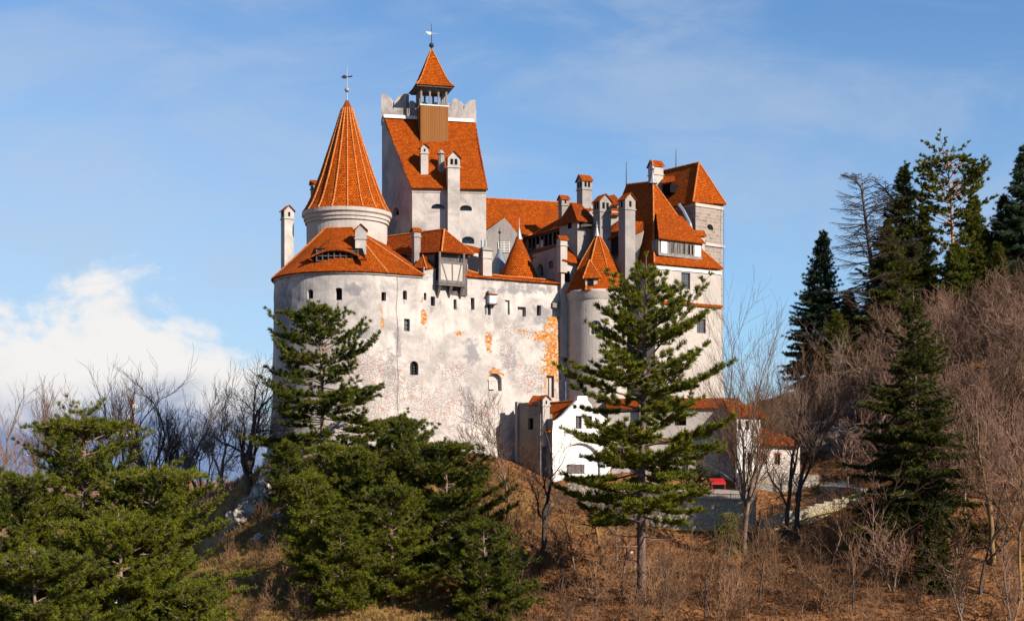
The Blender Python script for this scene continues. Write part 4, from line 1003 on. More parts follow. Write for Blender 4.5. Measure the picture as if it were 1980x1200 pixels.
mb = MB(); mb.caps(c_, a_, .12, .35); mb.caps(c_, b_, .12, .35); mb.build('dormer_ridge_tiles', M['ridge'], roof)
mb = MB(); mb.slab([W(1132, 558, dY), W(1155, 558, dY + .1), W(1155, 539, dY + .1), W(1132, 539, dY)], 1.2); mb.build('dormer_wall', M['clean'], roof)
mb = MB(); mb.slab([W(1136, 556, dY - .03), W(1148, 556, dY - .03), W(1148, 540, dY - .03), W(1136, 540, dY - .03)], .02); mb.build('dormer_window', M['void'], roof)
finial(gt, 1154, 454, 428, GTY, ball=(437, .2), cone=(.5, 1.2), mat='lead')

# ---------------------------------------------------------------- residence (right house)
HL, HR = (X(1267, 211.8), 211.8), (X(1394, 217.8), 217.8)
dH = Vector((HR[0] - HL[0], HR[1] - HL[1], 0)); wH = dH.length; dH.normalize(); nB = Vector((-dH.y, dH.x, 0))
hs_ = thing('residence', 'pale residence with steep flared orange roof and a long dormer window', 'house', (HL[0] + 5, HL[1] + 3, 0))
Ph = planar(HL, HR); zH = Z(513, 212)
BLh = Vector((HL[0], HL[1], 0)) + nB * 17; BRh = Vector((HR[0], HR[1], 0)) + nB * 17
def bat(P, k=.035):
    def Q(s, z, o=0.0): return P(s + k * max(0, 24 - z) * (s / P.L) * 1.7 if False else s, z, o + k * max(0.0, 24 - z))
    Q.L = P.L; return Q
Phb = planar(HL, HR)
def Phb(s, z, o=0.0):
    e = .10 * max(0.0, 22 - z) * max(0.0, s / wH - .35); q = Ph(s + e, z, o); return q
Phb.L = wH
hh = [hole(Phb, 1326, 543, 17, 32, kind='glass', depth=.3, frame=(1, 1, 'brown_frame')), hole(Phb, 1356, 630, 17, 28, kind='glass', depth=.3, frame=(1, 1, 'brown_frame')), hole(Phb, 1335, 686, 12, 20, kind='void', depth=.4), hole(Phb, 1295, 700, 12, 22, arch=.8, kind='void', depth=.4)]
Plh = planar((BLh.x, BLh.y), HL); hlh = [hole(Plh, 1236, 632, 9, 22, kind='void', depth=.4), hole(Plh, 1243, 740, 9, 22, kind='void', depth=.4)]
mb = MB(); sheet(Phb, lin(0, wH, 1), lin(-3, zH, 1), hh, mb); sheet(Plh, lin(0, Plh.L, 2), lin(-3, zH, 2), hlh, mb)
Prh = planar(HR, (BRh.x, BRh.y)); 
def Prb(s, z, o=0.0): q = Prh(s, z, o + .10 * max(0.0, 22 - z) * .65); return q
sheet(Prb, lin(0, 17, 2), lin(-3, zH, 1), [], mb); mb.build('wall', M['clean'], hs_, weld=True)
for h in hh: opening(Phb, h, hs_, M['clean'])
for h in hlh: opening(Plh, h, hs_, M['clean'])
mb = MB(); zs_ = 25.6; pbox(mb, Phb, 1.0, wH + .1, zs_ - .1, zs_ + .28, -.05, .35); mb.build('string_course', M['tile'], hs_)
mb = MB(); pbox(mb, Ph, -.05, wH + .05, zH - .5, zH - .15, -.05, .15); mb.build('cornice', M['white'], hs_)
E1, E2 = W(1265, 508, 211.3), W(1399, 519, 217.9); apx = W(1263, 351, 223); rb = W(1211, 357, 229.4)
E0 = E1 + nB * 9.5; E0b = E1 + nB * 18; E3 = E2 + nB * 18
mb = MB(); D_ = Vector((0, 0, 1))
def brk(a, b_, f, sag): return a.lerp(b_, f) - D_ * sag
l1, r1 = brk(E1, apx, .30, 1.2), brk(E2, apx, .30, 1.2); l0 = brk(E0b, rb, .30, 1.2); r3 = brk(E3, rb, .30, 1.2)
mb.poly([E1, E2, r1, l1]); mb.poly([l1, r1, apx]); mb.poly([E0b, E1, l1, l0]); mb.poly([l0, l1, apx, rb]); mb.poly([E2, E3, r3, r1]); mb.poly([r1, r3, rb, apx])
roof = mb.build('roof', M['tile'], hs_, weld=True, solid=.2)
mb = MB()
for a, b_ in ((E1, l1), (l1, apx), (E2, r1), (r1, apx), (apx, rb)): mb.caps(a, b_, .18)
mb.build('ridge_tiles', M['ridge'], roof)
n_f = plane_n(l1, r1, apx); dY1, dY2 = hitp(1273, 494, E1, plane_n(E1, E2, r1)), hitp(1357, 497, E1, plane_n(E1, E2, r1))
dn = Vector((dH.y, -dH.x, 0))
wL, wR = W(1273, 492, dY1.y - .35), W(1357, 496, dY2.y - .35); hgt = Z(462, wL.y) - wL.z
mb = MB(); mb.slab([wL, wR, wR + D_ * hgt, wL + D_ * hgt], 1.6, back=nB); dm = mb.build('dormer', M['grey_timber'], roof)
Pd = planar((wL.x, wL.y), (wR.x, wR.y)); z0, z1 = wL.z, wL.z + hgt; Ld = Pd.L
mb = MB(); pbox(mb, Pd, -.05, Ld + .05, z0 - .1, z0 + .25, .0, .12); pbox(mb, Pd, -.05, Ld + .05, z1 - .2, z1, .0, .12)
for f in (0, .05, .20, .30, .385, .40, .50, .52, .605, .63, .74, .81, .82, .98): pbox(mb, Pd, f * Ld - .05, f * Ld + .07, z0 + .25, z1 - .2, .0, .08)
mb.build('dormer_frame', M['grey_timber'], roof)
for f0, f1 in ((.065, .195), (.83, .97)):
    mb = MB(); pbox(mb, Pd, f0 * Ld, f1 * Ld, z0 + .32, z1 - .24, .0, .05); mb.build('dormer_panel', M['white'], roof)
for f0, f1 in ((.27, .43), (.47, .63), (.67, .79)):
    mb = MB(); pbox(mb, Pd, f0 * Ld, f1 * Ld, z0 + .5, z1 - .35, .0, .04, 0)
    pbox(mb, Pd, (f0 + f1) / 2 * Ld - .07, (f0 + f1) / 2 * Ld + .07, z0 + .5, z1 - .35, .04, .09, 1); pbox(mb, Pd, f0 * Ld - .12, f0 * Ld, z0 + .25, z1 - .2, .0, .09, 1); pbox(mb, Pd, f1 * Ld, f1 * Ld + .12, z0 + .25, z1 - .2, .0, .09, 1)
    mb.build('dormer_window', [M['void'], M['grey_timber']], roof)
fl, fr2 = Pd(-.35, z1 - .05, .45), Pd(Ld + .35, z1 - .05, .45)
bl, br2 = hitp(1268, 415, l1, n_f) + Vector((0, -.1, .1)), hitp(1318, 421, l1, n_f) + Vector((0, -.1, .1))
mb = MB(); mb.poly([fl, fr2, br2, bl]); mb.build('dormer_roof', M['tile'], roof, weld=True, solid=.14)
finial(hs_, 1262, 352, 305, 223, ball=(325, .32), cone=(.75, 1.3), mat='lead')
finial(hs_, 1211, 358, 312, 229.4, mat='iron', name='lightning_rod')
chimney(hs_, 1148, 1182, 374, 478, 216, 28, 'grey_plaster', 'front', 2)
chimney(hs_, 1197, 1229, 372, 540, 213.6, 30, 'grey_plaster', 'front', 1)
# parts between residence and gallery: shaded side wall, loggia, little roofs
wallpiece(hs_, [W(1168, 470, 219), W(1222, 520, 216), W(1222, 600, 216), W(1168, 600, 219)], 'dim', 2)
wallpiece(hs_, [W(1168, 488, 218.6), W(1200, 492, 217), W(1200, 448, 217), W(1168, 448, 218.6)], 'void', .5, 'loggia')
roofpiece(hs_, [W(1168, 466, 216.4), W(1199, 452, 215.8), W(1199, 424, 220), W(1176, 440, 221)], 'tile')
wallpiece(hs_, [W(1140, 500, 221), W(1200, 500, 221), W(1200, 408, 221), W(1140, 408, 221)], 'clean', 1.5)
roofpiece(hs_, [W(1172, 415, 220.4), W(1200, 414, 220.4), W(1198, 401, 223), W(1176, 401, 223)], 'tile')
wallpiece(hs_, [W(1142, 430, 223), W(1206, 430, 223), W(1206, 392, 223), W(1142, 398, 223)], 'clean', 1.5)
roofpiece(hs_, [W(1164, 398, 222.5), W(1204, 393, 222), W(1188, 376, 225), W(1176, 378, 225)], 'tile')
roofpiece(hs_, [W(1226, 452, 215.6), W(1243, 446, 215.4), W(1243, 428, 218.5), W(1226, 428, 218.5)], 'tile')
wallpiece(hs_, [W(1226, 536, 215.8), W(1244, 446, 215.5), W(1226, 450, 215.8)], 'clean', .6)

# ---------------------------------------------------------------- square stone tower at the back right
KL, KR = (X(1345, 222), 222.0), (X(1397.5, 225.6), 225.6); dK = Vector((KR[0] - KL[0], KR[1] - KL[1], 0)); wK = dK.length; dK.normalize(); nK = Vector((-dK.y, dK.x, 0))
st = thing('stone_tower', 'square tower of brown stone blocks under a steep hipped roof', 'tower', (KL[0] + 2, KL[1] + 2, 0))
zk = Z(389, 222); Pk = planar(KL, KR); kbl = Vector((KL[0], KL[1], 0)) + nK * 11; kbr = Vector((KR[0], KR[1], 0)) + nK * 11
hk = [hole(Pk, 1373, 439, 12, 11, arch=.8, kind='niche', depth=.7)]
mb = MB(); sheet(Pk, lin(0, wK, 2), lin(-2, zk, 3), hk, mb); Pkl = planar((kbl.x, kbl.y), KL); sheet(Pkl, [0, 11], [-2, zk], [], mb); Pkr = planar(KR, (kbr.x, kbr.y)); sheet(Pkr, [0, 11], [-2, zk], [], mb)
mb.build('wall', M['ashlar'], st, weld=True)
for h in hk: opening(Pk, h, st, M['ashlar'])
mb = MB(); pbox(mb, Pk, -.05, wK + .2, zk - .7, zk - .05, 0, .12); pbox(mb, Pk, -.1, wK + .25, Z(473, 222.5), Z(468, 222.5), 0, .22); pbox(mb, Pkl, 0, 11.1, zk - .7, zk - .05, 0, .12); mb.build('cornice', M['clean'], st)
e1, e2 = W(1340, 390, 221.4), W(1404.5, 395, 225.2); e0, e3 = e1 + nK * 12, e2 + nK * 12
ax_ = W(1351.5, 314, 225.5); ab = ax_ + nK * 8
mb = MB(); mb.poly([e1, e2, ax_]); mb.poly([e0, e1, ax_, ab]); mb.poly([e2, e3, ab, ax_]); mb.poly([e3, e0, ab]); roof = mb.build('roof', M['tile'], st, weld=True, solid=.18)
mb = MB()
for a, b_ in ((e1, ax_), (e2, ax_), (ax_, ab)): mb.caps(a, b_, .17)
mb.build('ridge_tiles', M['ridge'], roof)
mb = MB(); mb.slab([W(1281, 376, 226), W(1296, 371, 225), W(1296, 354, 225), W(1281, 356, 226)], 2); mb.build('dormer', M['void'], roof)
mb = MB(); mb.slab([W(1278, 354, 225.4), W(1304, 351, 224), W(1304, 340, 227), W(1282, 341, 228)], .14); mb.build('dormer_roof', M['tile'], roof)
chimney(st, 1255, 1283, 308, 375, 226.5, 25, 'clean', 'side', 0)
finial(st, 1307, 333, 288, 231, mat='iron', name='lightning_rod')
mb = MB(); mb.path([W(1312, 396, 222.6), W(1322, 410, 222.2), W(1333, 432, 221.6), W(1337, 450, 221.2)], .35, 8); mb.build('rain_pipe', M['dark_lead'], st)
mb = MB(); mb.path([W(1399.5, 395, 225), W(1399.5, 600, 224.6)], .03, 5); mb.build('lightning_cable', M['iron'], st)
wallpiece(st, [W(1338, 498, 220.4), W(1363, 500, 221.8), W(1363, 458, 221.8), W(1345, 455, 220.6)], 'clean', 1)
roofpiece(st, [W(1334, 456, 219.6), W(1367, 456, 221.5), W(1362, 446, 222), W(1340, 444, 221)], 'tile')
print('castle 2')

# ---------------------------------------------------------------- gatehouse (white gabled)
gh = thing('gatehouse', 'white gatehouse with curved gable and blind arch at the foot of the castle', 'gatehouse', W(1120, 935, 205))
GL, GR = (X(1068, 203), 203.0), (X(1180, 207.8), 207.8); Pgf = planar(GL, GR); L_ = Pgf.L
sz = lambda px, py: (s_of(Pgf, px, 5, -2, L_ + 3), Z(py, Pgf(s_of(Pgf, px, 5, -2, L_ + 3), 0).y))
hg = [hole(Pgf, 1119, 816, 12, 25, kind='glass', depth=.4, frame=(1, 1, 'brown_frame')), hole(Pgf, 1139, 816, 12, 25, kind='glass', depth=.4, frame=(1, 1, 'brown_frame')), hole(Pgf, 1122, 890, 78, 68, arch=.85, kind='niche', depth=.45)]
zsh = sz(1070, 833)[1]
mb = MB(); sheet(Pgf, lin(0, L_, 1), lin(-5, zsh, 1), hg, mb) if False else None
top = [(1068,833),(1070,814),(1078,811),(1088,803),(1098,792),(1108,782),(1116,773),(1117,765),(1135,765),(1137,774),(1145,784),(1156,795),(1167,805),(1176,812),(1180,826),(1180,833)]
# front face: rectangle with openings up to the shoulder line, gable polygon strips above
zcut = min(h['z0'] for h in hg[:2]) - .05
mb = MB(); sheet(Pgf, lin(0, L_, 1), lin(-6, zcut, 1), [hg[2]], mb)
tops = [sz(*q) for q in top]; tops[0] = (0, tops[0][1]); tops[-1] = (L_, tops[-1][1])
def ztop(s):
    for (a, z0), (b_, z1) in zip(tops[:-1], tops[1:]):
        if a <= s <= b_ and b_ > a: return z0 + (z1 - z0) * (s - a) / (b_ - a)
    return tops[0][1]
brks = sorted(set([0, L_] + [min(max(a, 0), L_) for a, z in tops] + [h[k] for h in hg[:2] for k in ('s0', 's1')]))
for s0, s1 in zip(brks[:-1], brks[1:]):
    if s1 - s0 < 1e-4: continue
    m_ = (s0 + s1) / 2; hw = [h for h in hg[:2] if h['s0'] < m_ < h['s1']]
    ta, tb = ztop(s0 + 1e-5), ztop(s1 - 1e-5)
    if hw:
        mb.poly([Pgf(s0, zcut), Pgf(s1, zcut), Pgf(s1, hw[0]['z0']), Pgf(s0, hw[0]['z0'])]); mb.poly([Pgf(s0, hw[0]['z1']), Pgf(s1, hw[0]['z1']), Pgf(s1, tb), Pgf(s0, ta)])
    else: mb.poly([Pgf(s0, zcut), Pgf(s1, zcut), Pgf(s1, tb), Pgf(s0, ta)])
for (a, z0), (b_, z1) in zip(tops[:-1], tops[1:]): mb.poly([Pgf(a, z0), Pgf(b_, z1), Pgf(b_, z1, -.6), Pgf(a, z0, -.6)])
for (a, z0), (b_, z1) in zip(tops[:-1], tops[1:]): mb.poly([Pgf(b_, 2, -.6), Pgf(a, 2, -.6), Pgf(a, z0, -.6), Pgf(b_, z1, -.6)])
gb = Vector((-.5, .866, 0)); GBL = Vector((GL[0], GL[1], 0)) + gb * 9.5; GBR = Vector((GR[0], GR[1], 0)) + gb * 9.5
Pgr = planar(GR, (GBR.x, GBR.y)); sheet(Pgr, [0, 9.5], [-6, zsh], [], mb)
mb.build('wall', M['white'], gh, weld=True)
for h in hg: opening(Pgf, h, gh, M['white'])
mb = MB(); a = arch_pts(hg[2], 14)
for p0, p1 in zip(a[:-1], a[1:]):
    c_ = ((hg[2]['s0'] + hg[2]['s1']) / 2, hg[2]['z1'] - 2.2); o_ = lambda p: (c_[0] + (p[0] - c_[0]) * 1.06, c_[1] + (p[1] - c_[1]) * 1.07)
    q0, q1 = o_(p0), o_(p1); mb.hexa([Pgf(*p0, .07), Pgf(*p1, .07), Pgf(*p1, .0), Pgf(*p0, .0), Pgf(*q0, .07), Pgf(*q1, .07), Pgf(*q1, .0), Pgf(*q0, .0)])
mb.build('arch_moulding', M['white_stone'], gh)
mb = MB(); q = hole(Pgf, 1116, 906, 34, 18, kind='void'); pbox(mb, Pgf, q['s0'], q['s1'], q['z0'], q['z1'], -.44, -.40); mb.build('grated_window', M['timber'], gh)
Pgl = planar((GBL.x, GBL.y), GL); hgl = [hole(Pgl, 1050, 822, 8, 24, kind='void', depth=.4)]
mb = MB(); sheet(Pgl, lin(0, 9.5, 1.5), lin(-6, zsh, 1.5), hgl, mb); mb.build('side_wall', M['dim'], gh, weld=True)  # side of the white building, its shade put into the darker plaster
for h in hgl: opening(Pgl, h, gh, M['dim'])
pk = Pgf(*sz(1126, 773), -.3); el_ = Pgf(-.45, zsh - .1, -.3); er_ = Pgf(L_ + .4, zsh - .1, -.3)
mb = MB(); mb.poly([el_ + gb * 9.5, el_, pk, pk + gb * 9.5]); mb.poly([er_, er_ + gb * 9.5, pk + gb * 9.5, pk]); roof = mb.build('roof', M['tile'], gh, weld=True, solid=.16)
mb = MB(); mb.caps(pk, pk + gb * 9.5, .17); mb.build('ridge_tiles', M['ridge'], roof)
# lean-to block with slit window on its shaded side
lb = thing('side_tower', 'low shaded brown annexe with small dark windows left of the white gatehouse', 'annexe', W(1025, 905, 203))
Pa = planar((X(1000, 208.5), 208.5), (X(1045, 204.2), 204.2)); ha = [hole(Pa, 1026, 819, 10, 22, kind='void', depth=.4)]
mb = MB(); sheet(Pa, lin(0, Pa.L, 1.2), lin(-4, Z(778, 207), 1.2), ha, mb); mb.slab([Pa(0, Z(778, 207)), Pa(Pa.L, Z(778, 207)), Pa(Pa.L, -4), Pa(0, -4)], 4) if False else None
Pa2 = planar((X(1045, 204.2), 204.2), (X(1068, 205.5), 205.5)); sheet(Pa2, [0, Pa2.L], [-5, Z(800, 205)], [], mb)
mb.poly([Pa(0, Z(778, 207)), Pa(Pa.L, Z(778, 207)), Pa(Pa.L, Z(778, 207), -4), Pa(0, Z(778, 207), -4)]); mb.poly([Pa(0, -4, -4), Pa(0, -4), Pa(0, Z(778, 207)), Pa(0, Z(778, 207), -4)])
mb.build('wall', M['dim'], lb, weld=True)
for h in ha: opening(Pa, h, lb, M['dim'])
mb = MB(); pbox(mb, Pa, -.2, .35, -2, Z(776, 208), -.5, .25); mb.build('buttress', M['grey_plaster'], lb)
roofpiece(lb, [W(1020, 781, 205.8), W(1050, 783, 204), W(1062, 765, 207.5), W(1030, 764, 209)], 'tile')
chimney(lb, 1042, 1063, 763, 840, 204.2, 30, 'clean', 'front', 1)

# ---------------------------------------------------------------- white annexe, corner block, cottage
an = thing('white_annexe', 'long white annexe with arches and buttresses behind the tall pine', 'building', W(1320, 940, 206))
Pn_ = planar((X(1176, 208.5), 208.5), (X(1436, 206.5), 206.5))
hn = [hole(Pn_, 1316, 806, 22, 32, arch=1, kind='void', depth=.8), hole(Pn_, 1362, 884, 14, 26, kind='glass', depth=.3, frame=(1, 1, 'brown_frame')), hole(Pn_, 1222, 886, 16, 40, kind='void', depth=.6), hole(Pn_, 1300, 890, 18, 30, arch=.6, kind='void', depth=.6), hole(Pn_, 1200, 880, 10, 30, kind='void', depth=.4), hole(Pn_, 1385, 815, 11, 20, kind='glass', depth=.3, frame=(1, 1, 'brown_frame'))]
mb = MB(); sheet(Pn_, lin(0, Pn_.L, 1.2), lin(-4, Z(788, 207), 1.2), hn, mb); mb.build('wall', M['clean'], an, weld=True)
for h in hn: opening(Pn_, h, an, M['clean'])
mb = MB(); pbox(mb, Pn_, s_of(Pn_, 1268, 3, 0, Pn_.L), Pn_.L - .1, -4, Z(872, 207), .02, .28, 0); mb.build('lower_wall', M['retain'], an)
for px, w_ in ((1247, 20), (1338, 14), (1405, 26)):
    s = s_of(Pn_, px, 3, 0, Pn_.L); k = w_ * 207 / F / 2; mb = MB(); pbox(mb, Pn_, s - k, s + k, -4, Z(868 if px > 1300 else 780, 207), .0, .9); mb.build('buttress', M['grey_plaster'], an)
a, b_ = Pn_(-.2, Z(788, 207), .5), Pn_(Pn_.L + .2, Z(788, 207), .5)
mb = MB(); mb.poly([a, b_, b_ + Vector((0, 4.5, 1.6)), a + Vector((0, 4.5, 1.6))]); mb.build('roof', M['tile_old'], an, weld=True, solid=.15)
s0, s1 = s_of(Pn_, 1262, 5, 0, 30), s_of(Pn_, 1300, 5, 0, 30); mb = MB(); pbox(mb, Pn_, s0, s1, Z(852, 207), Z(846, 207), 0, .5); pbox(mb, Pn_, 0.2, 1.2, Z(861, 207), Z(855, 207), 0, .8); mb.build('tile_ledge', M['tile_old'], an)
cb = thing('white_corner_block', 'tall white block with brown shutters and a tiled roof behind the bare tree', 'building', W(1452, 912, 204))
Pc = planar((X(1425, 202.6), 202.6), (X(1470, 203.2), 203.2)); hc = [hole(Pc, 1430, 822, 6, 18, kind='void', depth=.2, frame=(1, 0, 'brown_frame')), hole(Pc, 1445, 822, 7, 18, kind='void', depth=.2, frame=(1, 0, 'brown_frame')), hole(Pc, 1450, 893, 9, 36, kind='void', depth=.5)]
ztc = Z(804, 203); mb = MB(); sheet(Pc, lin(0, Pc.L, 1), lin(-2, ztc, 1), hc, mb)
Pc2 = planar((X(1470, 203.2), 203.2), (X(1468, 211), 211)); sheet(Pc2, [0, Pc2.L], [-2, ztc], [], mb); Pc3 = planar((X(1418, 210), 210), (X(1425, 202.6), 202.6)); sheet(Pc3, [0, Pc3.L], [-2, ztc], [], mb)
mb.build('wall', M['white'], cb, weld=True)
for h in hc: opening(Pc, h, cb, M['white'])
mb = MB(); a, b_, c_, d_ = W(1416, 803, 202), W(1486, 806, 203), W(1455, 786, 207), W(1398, 772, 207); mb.poly([a, b_, c_, d_]); mb.poly([b_, W(1480, 800, 211), c_]); mb.poly([W(1398, 790, 210), a, d_]); roof = mb.build('roof', M['tile'], cb, weld=True, solid=.18)
mb = MB(); mb.caps(b_, c_, .15); mb.caps(c_, d_, .15); mb.build('ridge_tiles', M['ridge'], roof)
co_ = thing('stone_cottage', 'small cottage of pale stone with two dark windows on a rubble wall', 'cottage', W(1507, 912, 204))
Po = planar((X(1470, 204.3), 204.3), (X(1544, 204.8), 204.8)); ho = [hole(Po, 1477.5, 888, 12, 18, kind='void', depth=.25, frame=(1, 0, 'brown_frame')), hole(Po, 1503.5, 888, 10, 20, kind='void', depth=.25, frame=(1, 0, 'brown_frame'))]
mb = MB(); sheet(Po, lin(0, Po.L, 1), lin(-1, Z(859, 204), .9), ho, mb); Po2 = planar((X(1544, 204.8), 204.8), (X(1547, 212), 212)); sheet(Po2, [0, Po2.L], [-1, Z(859, 204)], [], mb); mb.build('wall', M['white_stone'], co_, weld=True)
for h in ho: opening(Po, h, co_, M['white_stone'])
mb = MB(); q = ho[1]; pbox(mb, Po, q['s0'] - .1, q['s1'] + .1, q['z1'], q['z1'] + .22, 0, .08); mb.build('lintel', M['tile_old'], co_)
a, b_, c_, d_ = W(1467, 858, 203.6), W(1548, 862, 204.2), W(1530, 846, 208), W(1468, 824, 209)
mb = MB(); mb.poly([a, b_, c_, d_]); mb.poly([b_, W(1549, 860, 212), c_]); mb.build('roof', M['tile'], co_, weld=True, solid=.16)
mb = MB(); pbox(mb, Po, -.1, Po.L + .2, Z(863, 204), Z(859.5, 204), 0, .35); mb.build('gutter', M['timber'], co_)

# ---------------------------------------------------------------- terrace walls, steps, railings, small things
def stonewall(name, label, cat, pts, Y0s, mat, thick, zlow, capmat=None):
    """pts: (px, py_top) along the wall with depths Y0s"""
    base = W(pts[0][0], pts[0][1], Y0s[0]); o = thing(name, label, cat, (base.x, base.y, zlow))
    mb = MB()
    for (p0, y0), (p1, y1), Y0, Y1 in zip(pts[:-1], pts[1:], Y0s[:-1], Y0s[1:]):
        a, b_ = W(p0, y0, Y0), W(p1, y1, Y1); n = max(1, int((b_ - a).length / 1.2))
        for i in range(n):
            u, v = a.lerp(b_, i / n), a.lerp(b_, (i + 1) / n); j0, j1 = random.uniform(-.12, .12), random.uniform(-.12, .12)
            u.z += j0 * 0; tk = Vector((0, thick, 0))
            mb.hexa([low(u, zlow), low(v, zlow), low(v, zlow) + tk, low(u, zlow) + tk, u, v, v + tk, u + tk])
    mb.build('wall', M[mat], o, weld=True)
    if capmat:
        mb = MB()
        for (p0, y0), (p1, y1), Y0, Y1 in zip(pts[:-1], pts[1:], Y0s[:-1], Y0s[1:]):
            a, b_ = W(p0, y0, Y0), W(p1, y1, Y1); f = Vector((0, -.12, 0)); tk = Vector((0, thick + .1, 0)); h_ = Vector((0, 0, .16))
            mb.hexa([a + f, b_ + f, b_ + tk, a + tk, a + f + h_, b_ + f + h_, b_ + tk + h_, a + tk + h_])
        mb.build('coping', M[capmat], o)
    return o
stonewall('retaining_wall', 'old pale retaining wall with a yellow gas pipe below the white gatehouse', 'retaining wall', [(1122, 962), (1200, 962), (1330, 965), (1462, 968)], [188.5, 188.2, 187.8, 187.5], 'retain', 1.4, -9, 'paving')
stonewall('terrace_wall', 'rubble stone wall under the small pale stone cottage', 'wall', [(1432, 911), (1500, 912), (1584, 918)], [201.5, 201.5, 202], 'rubble', 2.2, -6)
stonewall('garden_wall', 'low pale wall below the blind arch of the gatehouse', 'wall', [(1098, 933), (1142, 932), (1180, 936)], [199, 199, 199], 'rubble', 1.0, -5)
# steps: from the low terrace up to the lane at the right
sp = thing('stone_staircase', 'long flight of stone steps climbing to the lane beside the dark spruce', 'staircase', W(1560, 1000, 189))
P0, P1 = W(1468, 1012, 187.5), W(1664, 962, 187.5); NS = 22
mb = MB(); ya, yb = 187.9, 190.4
for i in range(NS):
    a, b_ = P0.lerp(P1, i / NS), P0.lerp(P1, (i + 1) / NS); z1 = b_.z - .1
    mb.hexa([Vector((a.x, ya, -10)), Vector((b_.x, ya, -10)), Vector((b_.x, yb, -10)), Vector((a.x, yb, -10)), Vector((a.x, ya, z1)), Vector((b_.x, ya, z1)), Vector((b_.x, yb, z1)), Vector((a.x, yb, z1))])
mb.build('steps', M['paving'], sp)
mb = MB(); NP = 11
for i in range(NP):
    a, b_ = P0.lerp(P1, i / NP), P0.lerp(P1, (i + 1) / NP); t_ = a.z + .75
    mb.hexa([Vector((a.x, 187.3, -11)), Vector((b_.x, 187.3, -11)), Vector((b_.x, 187.88, -11)), Vector((a.x, 187.88, -11)), Vector((a.x, 187.3, t_)), Vector((b_.x, 187.3, t_)), Vector((b_.x, 187.88, t_)), Vector((a.x, 187.88, t_))])
a = P1; mb.hexa([Vector((a.x, 187.3, -8)), Vector((a.x + 1.6, 187.3, -8)), Vector((a.x + 1.6, 191, -8)), Vector((a.x, 191, -8)), Vector((a.x, 187.3, a.z + 1.2)), Vector((a.x + 1.6, 187.3, a.z + 1.2)), Vector((a.x + 1.6, 191, a.z + 1.2)), Vector((a.x, 191, a.z + 1.2))])
mb.build('parapet', M['retain'], sp, weld=True)
ct_ = MB(); ct_.poly([W(1122, 962.5, 188.9), W(1462, 967, 187.9), (X(1440, 205), 205.5, -.95), (X(1180, 206), 206.5, -.95)]); o = ct_.build('courtyard', M['paving'], None); tag(o, 'paved court between the retaining wall and the white annexe', None, None, 'structure')
md = o.modifiers.new('thickness', 'SOLIDIFY'); md.thickness = .6; md.offset = -1
lane = MB(); lane.poly([W(1584, 938, 199.5), W(1690, 946, 191), W(1720, 934, 196), W(1660, 922, 206), W(1600, 924, 206)]); o = lane.build('path', M['paving'], None); tag(o, 'paved lane leading from the cottage to the top of the steps', None, None, 'structure')
md = o.modifiers.new('thickness', 'SOLIDIFY'); md.thickness = 1.5; md.offset = -1
def railing(label, pts, n, h=1.05):
    o = thing('railing', label, 'railing', pts[0]); P_ = [Vector(q) for q in pts]
    seg = [(b_ - a).length for a, b_ in zip(P_[:-1], P_[1:])]; tot = sum(seg)
    def at(d):
        for a, b_, L in zip(P_[:-1], P_[1:], seg):
            if d <= L + 1e-6: return a.lerp(b_, d / L)
            d -= L
        return P_[-1]
    for k, zz_ in enumerate((h, .12)):
        mb = MB(); mb.path([q + Vector((0, 0, zz_)) for q in P_], .04, 5); mb.build('rail', M['iron'], o)
    pst = []
    for i in range(n + 1):
        q = at(tot * i / n); mb = MB(); big = i % 8 == 0; mb.tube(q, q + Vector((0, 0, h + (.12 if big else 0))), .05 if big else .02, None, 4); mb.build('post' if big else 'baluster', M['iron'], o)
    return o
railing('black iron railing beside the white gatehouse foot', [W(1082, 958, 197), W(1104, 966, 191), W(1150, 966, 188.8), W(1240, 966, 188.4)], 60)
railing('black iron railing along the retaining wall behind the tall pine', [W(1290, 968, 188.2), W(1462, 972, 187.9)], 56)
railing('black iron handrail climbing beside the stone steps', [W(1470, 1000, 190.3), W(1664, 950, 190.3)], 70)
railing('black iron handrail on the outer side of the stone steps', [Vector((P0.x, 187.6, P0.z + .75)), Vector((P1.x, 187.6, P1.z + .75))], 60, .9)
railing('short black railing at the top of the lane under the spruce', [W(1638, 924, 197), W(1690, 926, 197), W(1760, 935, 195)], 36)
mb = MB(); mb.path([W(q[0], q[1], q[2]) for q in ((1128, 1003, 188.1), (1196, 1007, 187.9), (1198, 1019, 187.9), (1330, 1023, 187.4), (1462, 1027, 187.1), (1520, 1012, 187.0), (1600, 990, 187.0), (1648, 980, 187.0))], .07, 6)
tag(mb.build('gas_pipe', M['yellow'], None), 'thin yellow gas pipe fixed along the old stone wall', 'pipe')
def lamp(px, py_top, Y, label, h=4.2):
    p_ = W(px, py_top, Y); zb_ = ground(p_.x, Y); o = thing('lamp_post', label, 'lamp post', (p_.x, Y, zb_), 'lamp posts below the walls')
    mb = MB(); mb.tube((p_.x, Y, zb_ - .3), (p_.x, Y, p_.z), .07, .05, 8); mb.build('pole', M['iron'], o)
    mb = MB(); mb.lathe((p_.x, Y), [(.1, p_.z - .1), (.3, p_.z + .1), (.34, p_.z + .35), (.12, p_.z + .5), (.02, p_.z + .6)], 10); mb.build('lantern', M['iron'], o)
lamp(1206, 996, 178, 'slim black lamp post before the retaining wall left of the tall pine trunk'); lamp(1512, 1018, 180, 'short black lamp post at the foot of the stone steps'); lamp(1593, 922, 198, 'small lamp post beside the end of the rubble wall', 2)
ub = thing('utility_box', 'white utility box on the slope below the top of the steps', 'box', W(1668, 978, 186.6))
